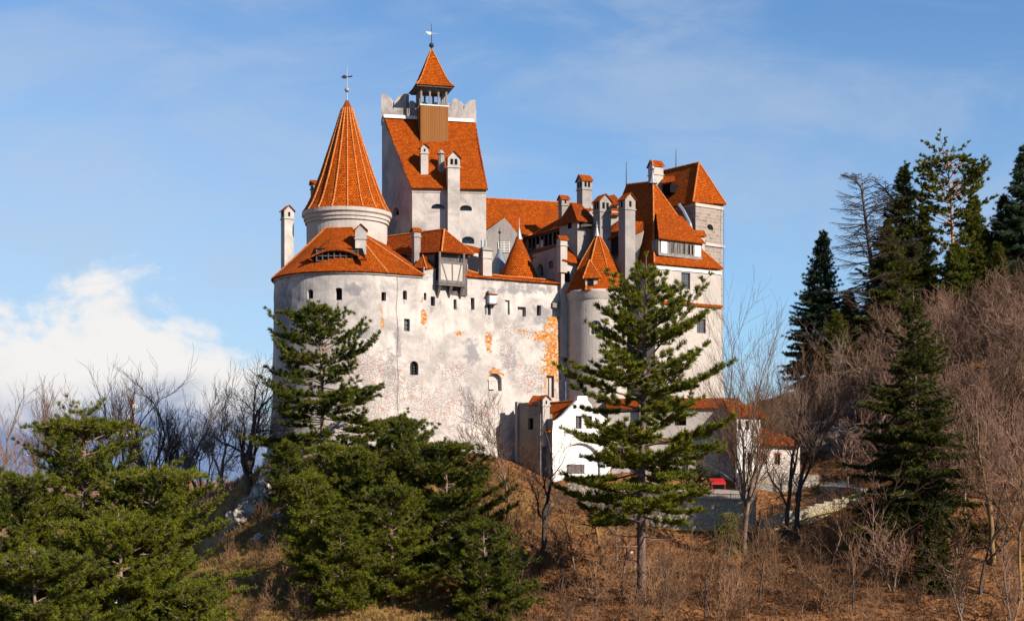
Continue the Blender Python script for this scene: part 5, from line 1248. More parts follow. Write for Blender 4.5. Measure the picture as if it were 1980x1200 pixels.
bxf = Fr(X(1668, 186.4), 186.4, R(8)); mb = MB(); mb.fbox(bxf, -.55, .55, -.4, .0, Z(977, 186.5), Z(962, 186.5)); mb.fbox(bxf, -.62, .62, -.45, .06, Z(962, 186.5), Z(960.5, 186.5)); mb.fbox(bxf, -.1, .1, -.3, -.1, Z(977, 186.5) - 2.2, Z(977, 186.5)); mb.build('casing', M['white_metal'], ub)
mb = MB(); mb.fbox(bxf, -.48, -.02, .0, .02, Z(976, 186.5), Z(963, 186.5)); mb.fbox(bxf, .02, .48, .0, .02, Z(976, 186.5), Z(963, 186.5)); mb.build('door', M['lead'], ub)
ks = thing('market_kiosk', 'small kiosk with a red canopy against the grey buttress', 'kiosk', W(1388, 950, 203))
kf = Fr(X(1388, 203), 203, R(5)); mb = MB(); mb.hexa([kf(-1.0, .5, Z(936, 203)), kf(1.0, .5, Z(936, 203)), kf(1.0, -.9, Z(929, 203)), kf(-1.0, -.9, Z(929, 203)), kf(-1.0, .5, Z(932, 203)), kf(1.0, .5, Z(932, 203)), kf(1.0, -.9, Z(924, 203)), kf(-1.0, -.9, Z(924, 203))]); mb.build('canopy', M['red'], ks)
mb = MB(); mb.fbox(kf, -.9, .9, -.8, .2, Z(962, 203), Z(948, 203)); mb.build('counter', M['grey_timber'], ks)
for a in (-.9, .9): mb = MB(); mb.fbox(kf, a - .05, a + .05, .3, .4, Z(962, 203), Z(934, 203)); mb.build('post', M['red'], ks)
print('castle done')

# ---------------------------------------------------------------- vegetation builders
def tubes_np(segs, n):
    """segs (N,8): p0, p1, r0, r1 -> verts, quads"""
    S = np.asarray(segs, float); p0, p1 = S[:, :3], S[:, 3:6]; d = p1 - p0; d /= np.linalg.norm(d, axis=1, keepdims=True) + 1e-9
    ref = np.where(np.abs(d[:, 2:3]) < .9, np.array([[0, 0, 1.]]), np.array([[1., 0, 0]])); a = np.cross(d, ref); a /= np.linalg.norm(a, axis=1, keepdims=True) + 1e-9; b = np.cross(d, a)
    th = 2 * np.pi * np.arange(n) / n; ring = a[:, None, :] * np.cos(th)[None, :, None] + b[:, None, :] * np.sin(th)[None, :, None]
    v0 = p0[:, None, :] + ring * S[:, 6, None, None]; v1 = p1[:, None, :] + ring * S[:, 7, None, None]
    V = np.concatenate([v0, v1], 1).reshape(-1, 3); k = np.arange(n); k2 = (k + 1) % n
    q = np.stack([k, k2, k2 + n, k + n], -1); Q = (q[None] + (np.arange(len(S)) * 2 * n)[:, None, None]).reshape(-1, 4)
    return V, Q
def tufts_np(P, D, rng, n, L, w, spread, back=.5):
    """n thin needles fanned round each direction"""
    P = np.repeat(np.asarray(P), n, 0); D = np.repeat(np.asarray(D), n, 0); K = len(P)
    rv = rng.normal(size=(K, 3)); rv /= np.linalg.norm(rv, axis=1, keepdims=True)
    d = D + rv * spread; d /= np.linalg.norm(d, axis=1, keepdims=True)
    base = P - D * (rng.random((K, 1)) * back * L); ln = L * rng.uniform(.6, 1.15, (K, 1))
    sd = np.cross(d, rng.normal(size=(K, 3))); sd /= np.linalg.norm(sd, axis=1, keepdims=True) + 1e-9
    mid = base + d * ln * .45
    V = np.stack([base, mid + sd * w * .5, base + d * ln, mid - sd * w * .5], 1).reshape(-1, 3)
    return V, np.arange(K * 4).reshape(-1, 4)
def make_tree(name, label, cat, loc, trunk, crown, tm, cm, group=None):
    o = bpy.data.objects.new(name, None); link(o); o.location = loc; o.empty_display_size = .5; tag(o, label, cat, group)
    for nm, (V, Q), m in (('trunk', trunk, tm), ('crown', crown, cm)):
        me = mesh_np(nm, V, [Q], [m]); c = bpy.data.objects.new(nm, me); link(c, o)
    return o
def join(*vq):
    V, Q, k = [], [], 0
    for v, q in vq: V.append(v); Q.append(q + k); k += len(v)
    return np.concatenate(V), np.concatenate(Q)
def curve_pts(p, dirs, L, n):
    pts = [np.array(p, float)]
    for i in range(n): pts.append(pts[-1] + dirs(i / (n - 1) if n > 1 else 0) * L / n)
    return pts
def conifer(seed, H, r0, base=.15, Lf=None, gap=.035, per=(4, 6), e_lo=-5, e_hi=45, sag=.25, up=.5, lean=(0, 0), wob=.02, tuft=(16, .36, .05, .75), sub=.42, sub_u=.3, dens=.3, bare=.0, keep=1.0, droop_sub=0.0, curl=None, sub_len=.42, flat=1.0, twig_r=.014, lvar=(.72, 1.12), dead=0.0):
    """whorled limbs with side twigs that carry needle tufts; returns wood segments and tuft positions"""
    rng = np.random.default_rng(seed); Z_ = np.array([0, 0, 1.])
    ph = rng.uniform(0, 6.28, 4)
    def tp(t):
        q = np.array([lean[0] * H * t ** 1.3 + wob * H * math.sin(3 * t + ph[0]) * t, lean[1] * H * t ** 1.3 + wob * H * math.sin(2.6 * t + ph[1]) * t, H * t])
        if curl and t > curl[0]: k = (t - curl[0]) / (1 - curl[0]); q[0] += curl[1] * H * k * k; q[2] -= curl[2] * H * k * k
        return q
    wood, tw, TP, TD = [], [], [], []
    N = 16
    for i in range(N):
        a, b_ = tp(i / N), tp((i + 1) / N); f = lambda t: r0 * (1 - .93 * t) ** .9 + .015
        wood.append((*a, *b_, f(i / N) * (1.35 if i == 0 else 1), f((i + 1) / N)))
    t = base; azp = rng.uniform(0, 6.28)
    while t < .985:
        nb = rng.integers(per[0], per[1] + 1); azp += rng.uniform(.3, 1.2)
        for k in range(nb):
            if rng.random() > keep: continue
            tb = min(.99, t + rng.uniform(-.4, .4) * gap); L = Lf(tb) * H * rng.uniform(*lvar)
            if L < .15: L = .15
            isdead = tb < dead
            if isdead: L *= rng.uniform(.25, .75)
            az_ = azp + k * 2 * math.pi / nb + rng.normal() * .25; hd = np.array([math.cos(az_), math.sin(az_), 0])
            e0 = math.tan(R(e_lo + (e_hi - e_lo) * (max(0, tb - base) / (1 - base)) ** 1.3 + rng.normal() * 9))
            n = 6; p = tp(tb); pts = [p]; side0 = np.cross(hd, Z_); bend = rng.normal() * .12
            for i in range(1, n + 1):
                u = i / n; q = p + hd * L * u * (1 - .06 * abs(e0)) + side0 * L * bend * u * u + Z_ * L * (e0 * u - sag * u * u + up * .5 * u ** 3); q[2] = min(q[2], H * (.985 - .05 * u)) if tb < .97 else q[2]; pts.append(q)
            rb = max(.012, min(.24 * r0, .017 * L + .008))
            for i in range(n): tw.append((*pts[i], *pts[i + 1], rb * (1 - i / n * .8), rb * (1 - (i + 1) / n * .8)))
            if isdead or (bare > 0 and rng.random() < bare): continue
            m_ = max(3, int(L * (1 - sub_u) / sub)); sg = 1
            for j in range(m_ + 1):
                u = sub_u + (1 - sub_u) * (j + rng.uniform(-.3, .3)) / m_; u = min(1, max(.12, u)); x = u * n; i = min(n - 1, int(x)); q = pts[i] + (pts[i + 1] - pts[i]) * (x - i); bd = pts[i + 1] - pts[i]; bd /= np.linalg.norm(bd)
                sg = -sg; ang = rng.uniform(.6, 1.1) * sg if u < .97 else rng.normal() * .2
                sd = np.cross(bd, Z_); sd /= np.linalg.norm(sd) + 1e-9
                d = bd * math.cos(ang) + sd * math.sin(ang) + Z_ * (rng.uniform(-.08, .28) * flat - droop_sub)
                d /= np.linalg.norm(d); sl_ = L * sub_len * (1.15 - u) * rng.uniform(.6, 1.2) + .22
                e = q + d * sl_; tw.append((*q, *e, twig_r * 1.4, twig_r * .7))
                nt_ = max(1, int(sl_ / dens))
                for s_ in range(nt_):
                    f_ = 1 - s_ * dens / sl_; TP.append(q + d * sl_ * f_ + rng.normal(size=3) * .05); dd = d * .6 + Z_ * (.55 * flat - droop_sub * 1.2) + rng.normal(size=3) * .22; TD.append(dd / np.linalg.norm(dd))
        t += gap * rng.uniform(.55, 1.5) * (1 if t < .7 else .8)
    TP.append(tp(1.0)); TD.append(Z_)
    V1, Q1 = tubes_np(wood, 9); V2, Q2 = tubes_np(tw, 4)
    cr = tufts_np(TP, TD, rng, *tuft) if tuft else None
    return join((V1, Q1), (V2, Q2)), cr, (V1, Q1), (V2, Q2)

def bare_tree(seed, H, r0, clear=.25, levels=5, nchild=(2, 3), spread=(22, 50), ratio=(.55, .8), wig=.2, trop=.10, stems=1, lean=(0, 0), trunk_frac=.42, minL=.35, endfork=1, leader=True, tw_r=.012, stem_spread=.22):
    """recursive limbs; trunk and big limbs apart from the twigs"""
    rng = np.random.default_rng(seed); big, small = [], []; Z_ = np.array([0, 0, 1.])
    def rot(d, ang, az_):
        a = np.cross(d, Z_ if abs(d[2]) < .95 else np.array([1., 0, 0])); a /= np.linalg.norm(a); b_ = np.cross(d, a)
        return d * math.cos(ang) + (a * math.cos(az_) + b_ * math.sin(az_)) * math.sin(ang)
    st = []
    for k in range(stems):
        d = np.array([lean[0] + rng.normal() * stem_spread * (stems > 1), lean[1] + rng.normal() * stem_spread * (stems > 1), 1.]); d /= np.linalg.norm(d)
        st.append((np.array([rng.normal() * .05 * (stems > 1), rng.normal() * .05 * (stems > 1), -.4]), d, H * trunk_frac * rng.uniform(.85, 1.1), r0 * (1 if k == 0 else rng.uniform(.5, .85)), 0))
    cnt = 0
    while st:
        p, d, L, r, lv = st.pop(); n = 6 if lv == 0 else (4 if lv < 3 else 3); cnt += 1
        if cnt > 9000: break
        pts = [p]; ds = [d]; rE = r * (.66 if lv == 0 else .58); rE = max(rE, tw_r * .5)
        for i in range(n):
            d = d + rng.normal(size=3) * wig * (.35 if lv == 0 else 1) + Z_ * trop * (0 if lv == 0 else 1); d /= np.linalg.norm(d); p = p + d * L / n; pts.append(p); ds.append(d)
        for i in range(n):
            ra, rb = r + (rE - r) * i / n, r + (rE - r) * (i + 1) / n; (big if ra > .045 or lv == 0 else small).append((*pts[i], *pts[i + 1], ra * (1.3 if lv == 0 and i == 0 else 1), rb))
        if lv >= levels or L < minL: continue
        m_ = rng.integers(nchild[0], nchild[1] + 1); a0 = rng.uniform(0, 6.28)
        for k in range(m_):
            f = (clear if lv == 0 else .25) + (1 - (clear if lv == 0 else .25)) * (k + rng.uniform(0, .8)) / m_; x = min(.999, f) * n; i = int(x); q = pts[i] + (pts[i + 1] - pts[i]) * (x - i); rr = r + (rE - r) * f
            ang = R(rng.uniform(*spread)); az_ = a0 + k * 2.4 + rng.normal() * .3
            st.append((q, rot(ds[i], ang, az_), L * rng.uniform(*ratio) * (1.1 - .3 * f), max(tw_r, rr * rng.uniform(.5, .72)), lv + 1))
        for k in range(endfork):
            st.append((p, rot(d, R(rng.uniform(6, 26)), rng.uniform(0, 6.28)), L * rng.uniform(.62, .9), max(tw_r, rE * rng.uniform(.75, .95)), lv + 1))
    zm = max(s_[5] for s_ in big + small); k = H / max(zm, 1e-3)
    def sc_(S): S = np.array(S); S[:, :6] *= k; return S
    tr = tubes_np(sc_(big), 7); cr = tubes_np(sc_(small), 3) if small else tubes_np(sc_(big[:1]), 3)
    return tr, cr
def base_at(px, Y): x = X(px, Y); return Vector((x, Y, ground(x, Y) - .15))
def height_to(px, py_top, Y): return Z(py_top, Y) - ground(X(px, Y), Y)
prof_of = lambda pts: (lambda t: float(np.interp(t, [p[0] for p in pts], [p[1] for p in pts])))

# ---- big pines
def pine_at(px, pyt, Y, seed, label, cat='pine', mat='pine', name='pine_tree', r0=.4, bark='bark_pine', **kw):
    H = height_to(px, pyt, Y); w, c_, _, _ = conifer(seed, H, r0, **kw)
    return make_tree(name, label, cat, base_at(px, Y), w, c_, M[bark], M[mat])
pine_at(1241, 490, 155, 14, 'tall dark pine with layered limbs rising before the gate tower and residence', r0=.52, base=.07, dead=.20, bark='bark_pine2', Lf=prof_of([(0, .12), (.20, .20), (.28, .27), (.45, .26), (.55, .24), (.65, .20), (.75, .18), (.81, .13), (.89, .08), (.95, .045), (1, .01)]), gap=.036, per=(4, 6), e_lo=-8, e_hi=42, sag=.16, up=.45, tuft=(38, .60, .075, .85), sub=.42, dens=.36, keep=.88, sub_u=.29, wob=.012, lvar=(.6, 1.15))
pine_at(622, 580, 190, 12, 'pine with layered boughs standing against the round bastion', r0=.34, base=.12, Lf=prof_of([(0, .32), (.2, .42), (.4, .37), (.6, .31), (.75, .25), (.88, .16), (1, .02)]), gap=.046, per=(5, 7), e_lo=-6, e_hi=38, sag=.10, up=.5, tuft=(36, .50, .068, .95), sub=.38, dens=.32, keep=.82, lvar=(.5, 1.25))
bushy = dict(gap=.045, per=(6, 8), e_lo=0, e_hi=34, sag=.10, up=.5, tuft=(38, .46, .056, 1.0), sub=.36, dens=.32, sub_len=.34, mat='pine_warm', sub_u=.22, lvar=(.5, 1.2), keep=.85, wob=.03)
pine_at(768, 800, 168, 21, 'bushy young pine with the highest tip below the curtain wall', r0=.30, base=.06, Lf=prof_of([(0, .34), (.3, .38), (.6, .33), (.85, .20), (1, .04)]), **bushy)
pine_at(868, 845, 160, 22, 'broad bushy pine right of the group below the curtain wall', r0=.32, base=.05, Lf=prof_of([(0, .40), (.3, .46), (.6, .38), (.85, .22), (1, .05)]), **bushy)
pine_at(632, 850, 164, 23, 'slim ragged pine beside the grassy slope under the round bastion', r0=.28, base=.12, Lf=prof_of([(0, .17), (.4, .24), (.7, .24), (.9, .15), (1, .03)]), **bushy)
pine_at(940, 1000, 150, 24, 'low pine at the right foot of the bushy pine group', r0=.22, base=.04, Lf=prof_of([(0, .46), (.4, .46), (.8, .24), (1, .05)]), **bushy)
pine_at(598, 905, 152, 29, 'slim upright pine whose trunk stands on the yellow grass', r0=.24, base=.2, Lf=prof_of([(0, .16), (.3, .22), (.6, .24), (.85, .16), (1, .03)]), **bushy)
pine_at(660, 985, 149, 30, 'small pine low between the slim upright pine and the bushy group', r0=.2, base=.08, Lf=prof_of([(0, .34), (.4, .36), (.8, .2), (1, .04)]), **bushy)
pine_at(690, 862, 163, 27, 'rounded pine between the ragged pine and the highest bushy pine', r0=.26, base=.06, Lf=prof_of([(0, .34), (.3, .42), (.6, .36), (.85, .22), (1, .05)]), **bushy)
pine_at(585, 925, 172, 28, 'low pine on the yellow grass left of the ragged pine', r0=.2, base=.06, Lf=prof_of([(0, .36), (.4, .42), (.8, .24), (1, .05)]), **bushy)
pine_at(556, 850, 182, 25, 'small pine clinging to the dark rock edge left of the bastion', r0=.2, base=.1, Lf=prof_of([(0, .34), (.4, .36), (.8, .2), (1, .03)]), **bushy)
pine_at(760, 930, 152, 26, 'dark pine in the middle foot of the bushy pine group', r0=.28, base=.08, Lf=prof_of([(0, .36), (.4, .40), (.8, .24), (1, .05)]), **bushy)
near = dict(gap=.042, per=(6, 8), e_lo=-4, e_hi=28, sag=.08, up=.42, tuft=(38, .36, .044, 1.05), sub=.32, dens=.27, sub_len=.32, mat='pine_warm', sub_u=.25, lvar=(.5, 1.2), keep=.85, wob=.03)
pine_at(150, 792, 114, 31, 'big pine with a pointed top in front of the radio mast', r0=.36, base=.12, Lf=prof_of([(0, .40), (.3, .46), (.55, .38), (.75, .24), (.9, .20), (1, .06)]), **near)
pine_at(300, 890, 110, 32, 'wide spreading pine reaching towards the grassy slope', r0=.36, base=.22, Lf=prof_of([(0, .28), (.3, .40), (.6, .38), (.85, .26), (1, .08)]), **near)
pine_at(10, 905, 110, 33, 'pine cut by the edge of the view at the far left', r0=.34, base=.1, Lf=prof_of([(0, .5), (.4, .55), (.8, .32), (1, .08)]), **near)
pine_at(225, 985, 104, 34, 'low dense pine in front of the pointed pine', r0=.3, base=.05, Lf=prof_of([(0, .46), (.4, .46), (.8, .3), (1, .1)]), **near)
pine_at(372, 1120, 104, 35, 'top of a young pine at the bottom edge beside the dry grass', r0=.2, base=.1, Lf=prof_of([(0, .4), (.4, .40), (.8, .3), (1, .08)]), **near)
pine_at(70, 1050, 98, 36, 'dark young pine in the bottom left corner', r0=.26, base=.05, Lf=prof_of([(0, .6), (.4, .6), (.8, .32), (1, .08)]), **near)
# ---- conifers on the right
spr = dict(gap=.024, per=(7, 10), e_lo=-18, e_hi=35, sag=.05, up=.22, tuft=(16, .42, .085, .6), sub=.34, dens=.28, droop_sub=.22, sub_len=.34, flat=.4, sub_u=.15)
def cone_prof(a, tb=.0): return prof_of([(0, a * .8), (.12, a), (.5, a * .62), (.8, a * .26), (1, .012)])
pine_at(1764, 560, 172, 41, 'tall dark olive spruce in front of the bare hillside wood', 'spruce', 'spruce', 'spruce_tree', r0=.38, base=.10, Lf=cone_prof(.31), **{**spr, 'lvar': (.45, 1.2), 'keep': .8, 'tuft': (26, .48, .065, .8)})
pine_at(1806, 985, 160, 42, 'small dark spruce at the foot of the tall olive spruce', 'spruce', 'spruce', 'spruce_tree', r0=.16, base=.06, Lf=cone_prof(.3), **spr)
pine_at(1588, 445, 262, 43, 'blue-green spruce with drooping boughs at the left edge of the hill', 'spruce', 'spruce_blue', 'spruce_tree', r0=.4, base=.05, Lf=cone_prof(.25), **{**spr, 'tuft': (24, .60, .08, .7)})
pine_at(1642, 560, 258, 44, 'dark spruce just right of the blue-green spruce', 'spruce', 'spruce', 'spruce_tree', r0=.4, base=.04, Lf=cone_prof(.26), **{**spr, 'tuft': (24, .60, .08, .7)})
pine_at(1746, 312, 258, 45, 'tall spruce in the middle of the hilltop trees', 'spruce', 'spruce', 'spruce_tree', r0=.42, base=.14, Lf=cone_prof(.22), **{**spr, 'tuft': (24, .60, .08, .7), 'keep': .85})
pine_at(1975, 283, 256, 46, 'tall dark spruce cut by the right edge of the view', 'spruce', 'spruce_blue', 'spruce_tree', r0=.45, base=.1, Lf=cone_prof(.26), **{**spr, 'tuft': (24, .60, .08, .7)})
pine_at(1880, 378, 258, 47, 'green spruce with a blunt top on the hill crest', 'spruce', 'pine', 'spruce_tree', r0=.36, base=.1, Lf=cone_prof(.25), **{**spr, 'tuft': (24, .60, .08, .7)})
loose = {**spr, 'tuft': (24, .60, .08, .8), 'keep': .75, 'lvar': (.5, 1.25)}
pine_at(1782, 400, 260, 57, 'ragged olive spruce right of the tallest hilltop spruce', 'spruce', 'pine', 'spruce_tree', r0=.36, base=.06, Lf=cone_prof(.26), **loose)
pine_at(1722, 425, 255, 58, 'broad ragged spruce in front of the crooked bare larch', 'spruce', 'spruce', 'spruce_tree', r0=.34, base=.05, Lf=cone_prof(.34), **loose)
pine_at(1905, 440, 262, 59, 'olive spruce leaning on the blunt green spruce', 'spruce', 'pine', 'spruce_tree', r0=.34, base=.05, Lf=cone_prof(.3), **loose)
pine_at(1945, 375, 258, 60, 'shaggy spruce between the blunt spruce and the right edge', 'spruce', 'spruce', 'spruce_tree', r0=.36, base=.06, Lf=cone_prof(.26), **loose)
pine_at(1850, 470, 252, 68, 'low spreading spruce under the open-crowned pine', 'spruce', 'pine', 'spruce_tree', r0=.3, base=.04, Lf=cone_prof(.4), **loose)
pine_at(1615, 600, 250, 69, 'dark low spruce in front of the blue-green spruce', 'spruce', 'spruce', 'spruce_tree', r0=.3, base=.04, Lf=cone_prof(.4), **loose)
pine_at(1930, 470, 250, 48, 'dark spruce below the crest beside the right edge', 'spruce', 'spruce', 'spruce_tree', r0=.36, base=.04, Lf=cone_prof(.25), **{**spr, 'tuft': (24, .60, .08, .7)})
pine_at(1800, 520, 262, 49, 'low dark spruce filling the gap between the hilltop trees', 'spruce', 'spruce', 'spruce_tree', r0=.3, base=.04, Lf=cone_prof(.3), **{**spr, 'tuft': (24, .60, .08, .7)})
pine_at(1700, 500, 264, 50, 'dark bushy spruce behind the leaning bare larches', 'spruce', 'spruce', 'spruce_tree', r0=.3, base=.04, Lf=cone_prof(.22), **{**spr, 'tuft': (24, .60, .08, .7), 'keep': .7})
pine_at(1848, 300, 257, 51, 'open-crowned pine with a reddish leaning trunk on the hilltop', 'pine', 'pine', 'pine_tree', r0=.42, bark='bark_red', base=.42, Lf=prof_of([(0, .1), (.42, .14), (.55, .24), (.75, .26), (.9, .22), (1, .12)]), gap=.04, per=(4, 6), e_lo=8, e_hi=40, sag=.1, up=.3, lean=(-.07, 0), wob=.02, tuft=(18, .7, .15, .7), sub=.5, dens=.4, keep=.85, sub_u=.45)
def larch_at(px, pyt, Y, seed, label, lean, curl):
    H = height_to(px, pyt, Y); w, _, tr, tw = conifer(seed, H, .62, base=.2, Lf=prof_of([(0, .18), (.25, .27), (.5, .24), (.8, .15), (1, .04)]), gap=.026, per=(4, 6), e_lo=5, e_hi=35, sag=.35, up=.5, lean=lean, wob=.012, tuft=None, sub=.26, dens=.4, droop_sub=.45, sub_len=.36, flat=.4, curl=curl, keep=.95, twig_r=.032)
    return make_tree('larch_tree', label, 'larch', base_at(px, Y), tr, tw, M['bark_black'], M['twig_dark'])
larch_at(1703, 318, 256, 52, 'bare larch leaning left with drooping top on the hill crest', (-.13, 0), (.86, -.10, .05)); larch_at(1730, 335, 260, 53, 'second bare larch with a crooked top beside the leaning one', (.0, 0), (.78, -.13, .03))
# ---- green weeping shrub in front of the retaining wall
pine_at(1408, 985, 178, 55, 'pale green weeping juniper against the retaining wall', 'juniper', 'pine', 'juniper', r0=.14, base=.05, Lf=prof_of([(0, .3), (.5, .32), (.85, .2), (1, .06)]), gap=.06, per=(5, 7), e_lo=25, e_hi=60, sag=.75, up=.0, tuft=(14, .36, .04, .4), sub=.3, dens=.24, droop_sub=.5, sub_len=.4, flat=.1)
pine_at(1345, 905, 196, 56, 'dark green shrub growing at the foot of the white annexe', 'shrub', 'spruce', 'evergreen_shrub', r0=.12, base=.03, Lf=prof_of([(0, .5), (.5, .5), (.85, .3), (1, .1)]), gap=.07, per=(6, 8), e_lo=20, e_hi=60, sag=.2, up=.2, tuft=(14, .34, .06, .7), sub=.35, dens=.28)

# ---- bare trees that stand alone
def bare_at(px, pyt, Y, seed, label, bark='bark', twig='twig', name='bare_tree', r0=.25, group=None, **kw):
    H = height_to(px, pyt, Y); tr, cr = bare_tree(seed, H, r0, **kw)
    return make_tree(name, label, 'bare tree', base_at(px, Y), tr, cr, M[bark], M[twig], group)
bare_at(484, 672, 200, 61, 'dark spreading bare tree on the rock edge left of the bastion', 'bark_black', 'bark_black', r0=.62, clear=.35, levels=6, spread=(26, 60), wig=.17, trop=.05, lean=(-.10, 0), trunk_frac=.26, nchild=(2, 3), ratio=(.68, .92), tw_r=.02)
bare_at(322, 672, 238, 62, 'tall bare tree with upright forked stems behind the wide pine', 'bark', 'twig', r0=.42, clear=.2, nchild=(2, 4), stems=2, levels=5, spread=(12, 30), trop=.09, tw_r=.026, wig=.15)
bare_at(275, 668, 242, 63, 'slender bare tree beside the radio mast', 'bark', 'twig', r0=.42, clear=.35, levels=5, spread=(12, 30), trop=.09, tw_r=.026, wig=.15)
bare_at(205, 690, 246, 64, 'dark bare tree with crooked limbs left of the radio mast', 'bark_black', 'twig_grey', r0=.46, clear=.3, levels=5, spread=(12, 30), tw_r=.026, wig=.15)
bare_at(120, 712, 250, 65, 'bare tree with a fan of fine twigs behind the pointed pine', 'bark', 'twig', r0=.42, clear=.2, levels=5, spread=(12, 30), stems=2, tw_r=.026, wig=.15)
bare_at(12, 715, 225, 66, 'pale bare tree with a forked trunk at the left edge', 'bark', 'twig', r0=.42, clear=.35, levels=5, spread=(12, 30), trop=.1, tw_r=.026, wig=.15)
bare_at(365, 690, 245, 91, 'fine upright bare tree between the forked bare tree and the low one', 'bark', 'twig', r0=.34, clear=.25, levels=5, spread=(12, 30), wig=.15, trop=.1, tw_r=.026)
bare_at(240, 688, 250, 92, 'thin bare tree just left of the radio mast with a narrow crown', 'bark', 'twig', r0=.34, clear=.25, levels=5, spread=(12, 30), wig=.15, trop=.1, tw_r=.026)
bare_at(160, 716, 240, 93, 'narrow bare tree rising behind the tip of the pointed pine', 'bark', 'twig', r0=.34, clear=.25, levels=5, spread=(12, 30), wig=.15, trop=.1, tw_r=.026)
bare_at(70, 742, 246, 94, 'small pale bare tree between the left edge tree and the pointed pine', 'bark', 'twig', r0=.34, clear=.25, levels=5, spread=(12, 30), wig=.15, trop=.1, tw_r=.026)
bare_at(425, 735, 230, 95, 'slim bare tree right behind the dark spreading tree', 'bark', 'twig', r0=.34, clear=.25, levels=5, spread=(12, 30), wig=.15, trop=.1, tw_r=.026)
bare_at(392, 760, 236, 67, 'low bare tree between the wide pine and the dark spreading tree', 'bark', 'twig_grey', r0=.3, clear=.15, stems=3, levels=5, spread=(20, 45), tw_r=.034)
bare_at(1052, 745, 172, 71, 'black forked bare tree growing before the white gatehouse', 'bark_black', 'bark_black', r0=.38, clear=.4, levels=5, nchild=(2, 3), spread=(24, 46), trop=.10, wig=.15, trunk_frac=.42, tw_r=.02)
bare_at(985, 720, 186, 72, 'fine-twigged bare tree leaning over the stained curtain wall foot', 'bark', 'twig', r0=.12, clear=.15, stems=3, levels=5, nchild=(2, 3), spread=(18, 42), tw_r=.02)
bare_at(1165, 790, 170, 73, 'bare tree with a mossy leaning trunk left of the tall pine', 'bark_moss', 'twig', r0=.24, clear=.5, levels=4, nchild=(2, 3), spread=(18, 40), lean=(.1, 0), tw_r=.012)
bare_at(1438, 505, 178, 74, 'tall bare tree with many upright limbs beside the residence wall', 'bark', 'twig', r0=.32, clear=.3, levels=5, nchild=(2, 4), spread=(12, 32), ratio=(.55, .8), trop=.1, trunk_frac=.42, stems=2, stem_spread=.07, wig=.13, tw_r=.016)
bare_at(1518, 640, 181, 75, 'forked bare tree in front of the stone cottage', 'bark_black', 'twig', r0=.34, clear=.5, levels=5, nchild=(2, 4), spread=(18, 42), tw_r=.012)
bare_at(1543, 630, 180, 76, 'bare tree with a dark trunk right of the forked one', 'bark_black', 'twig_purple', r0=.36, clear=.45, levels=5, nchild=(2, 4), spread=(18, 46), tw_r=.015)
bare_at(1920, 660, 165, 77, 'large bare tree with an orange-brown trunk on the right slope', 'bark_moss', 'twig_purple', r0=.34, clear=.4, levels=5, nchild=(2, 4), spread=(18, 40), trop=.12, tw_r=.022)
bare_at(1896, 790, 158, 78, 'slim straight bare tree left of the large orange-brown one', 'bark_black', 'twig', r0=.18, clear=.4, levels=5, nchild=(2, 4), spread=(18, 40), tw_r=.02)
bare_at(1972, 760, 156, 79, 'bare tree whose trunk follows the right edge of the view', 'bark_moss', 'twig_purple', r0=.22, clear=.3, levels=5, nchild=(2, 4), spread=(18, 42), tw_r=.02)
bare_at(1855, 620, 190, 96, 'tall brown bare tree with a clear trunk on the hillside right of the tall spruce', 'bark', 'twig_purple', r0=.34, clear=.4, levels=5, nchild=(2, 4), spread=(16, 36), tw_r=.022)
bare_at(1700, 640, 205, 97, 'tall bare tree just left of the tall olive spruce', 'bark', 'twig_purple', r0=.32, clear=.4, levels=5, nchild=(2, 4), spread=(16, 38), tw_r=.022)
bare_at(1660, 690, 214, 80, 'bare tree with a long limb arching left over the lane', 'bark', 'twig_purple', r0=.30, clear=.25, levels=5, nchild=(2, 4), spread=(24, 55), lean=(-.3, 0), wig=.2, tw_r=.022)
bare_at(1205, 905, 160, 81, 'thin bare tree hugging the tall pine trunk', 'bark', 'twig', r0=.14, clear=.3, levels=5, nchild=(2, 4), spread=(18, 40), tw_r=.018)
# ---- woods and saplings: copies of a few grown trees
rngv = np.random.default_rng(5)
protos = {}
def proto(key, seed, H, r0, bark, twig, **kw):
    tr, cr = bare_tree(seed, H, r0, **kw); protos.setdefault(key, []).append((tr, cr, bark, twig, H))
for s_ in range(4): proto('wood', 100 + s_, 12, .17, 'bark', 'twig_purple', clear=.3, levels=3, nchild=(3, 5), spread=(16, 44), trop=.08, stems=1 + s_ % 2, tw_r=.036, trunk_frac=.55, wig=.26)
for s_ in range(3): proto('grey', 110 + s_, 11, .16, 'bark', 'twig_grey', clear=.2, levels=4, nchild=(2, 4), spread=(16, 40), trop=.12, stems=1 + s_ % 2, tw_r=.018)
for s_ in range(4): proto('slim', 130 + s_, 9, .10, 'bark_black' if s_ % 2 else 'bark', 'twig', clear=.45, levels=3, nchild=(3, 4), spread=(18, 42), trop=.1, tw_r=.016, trunk_frac=.62, wig=.2)
for s_ in range(4): proto('sap', 120 + s_, 4, .035, 'bark', 'twig', clear=.05, levels=3, nchild=(2, 4), spread=(18, 45), trop=.10, stems=2 + s_ % 2, tw_r=.017, minL=.3, trunk_frac=.55, stem_spread=.3)
first = {}
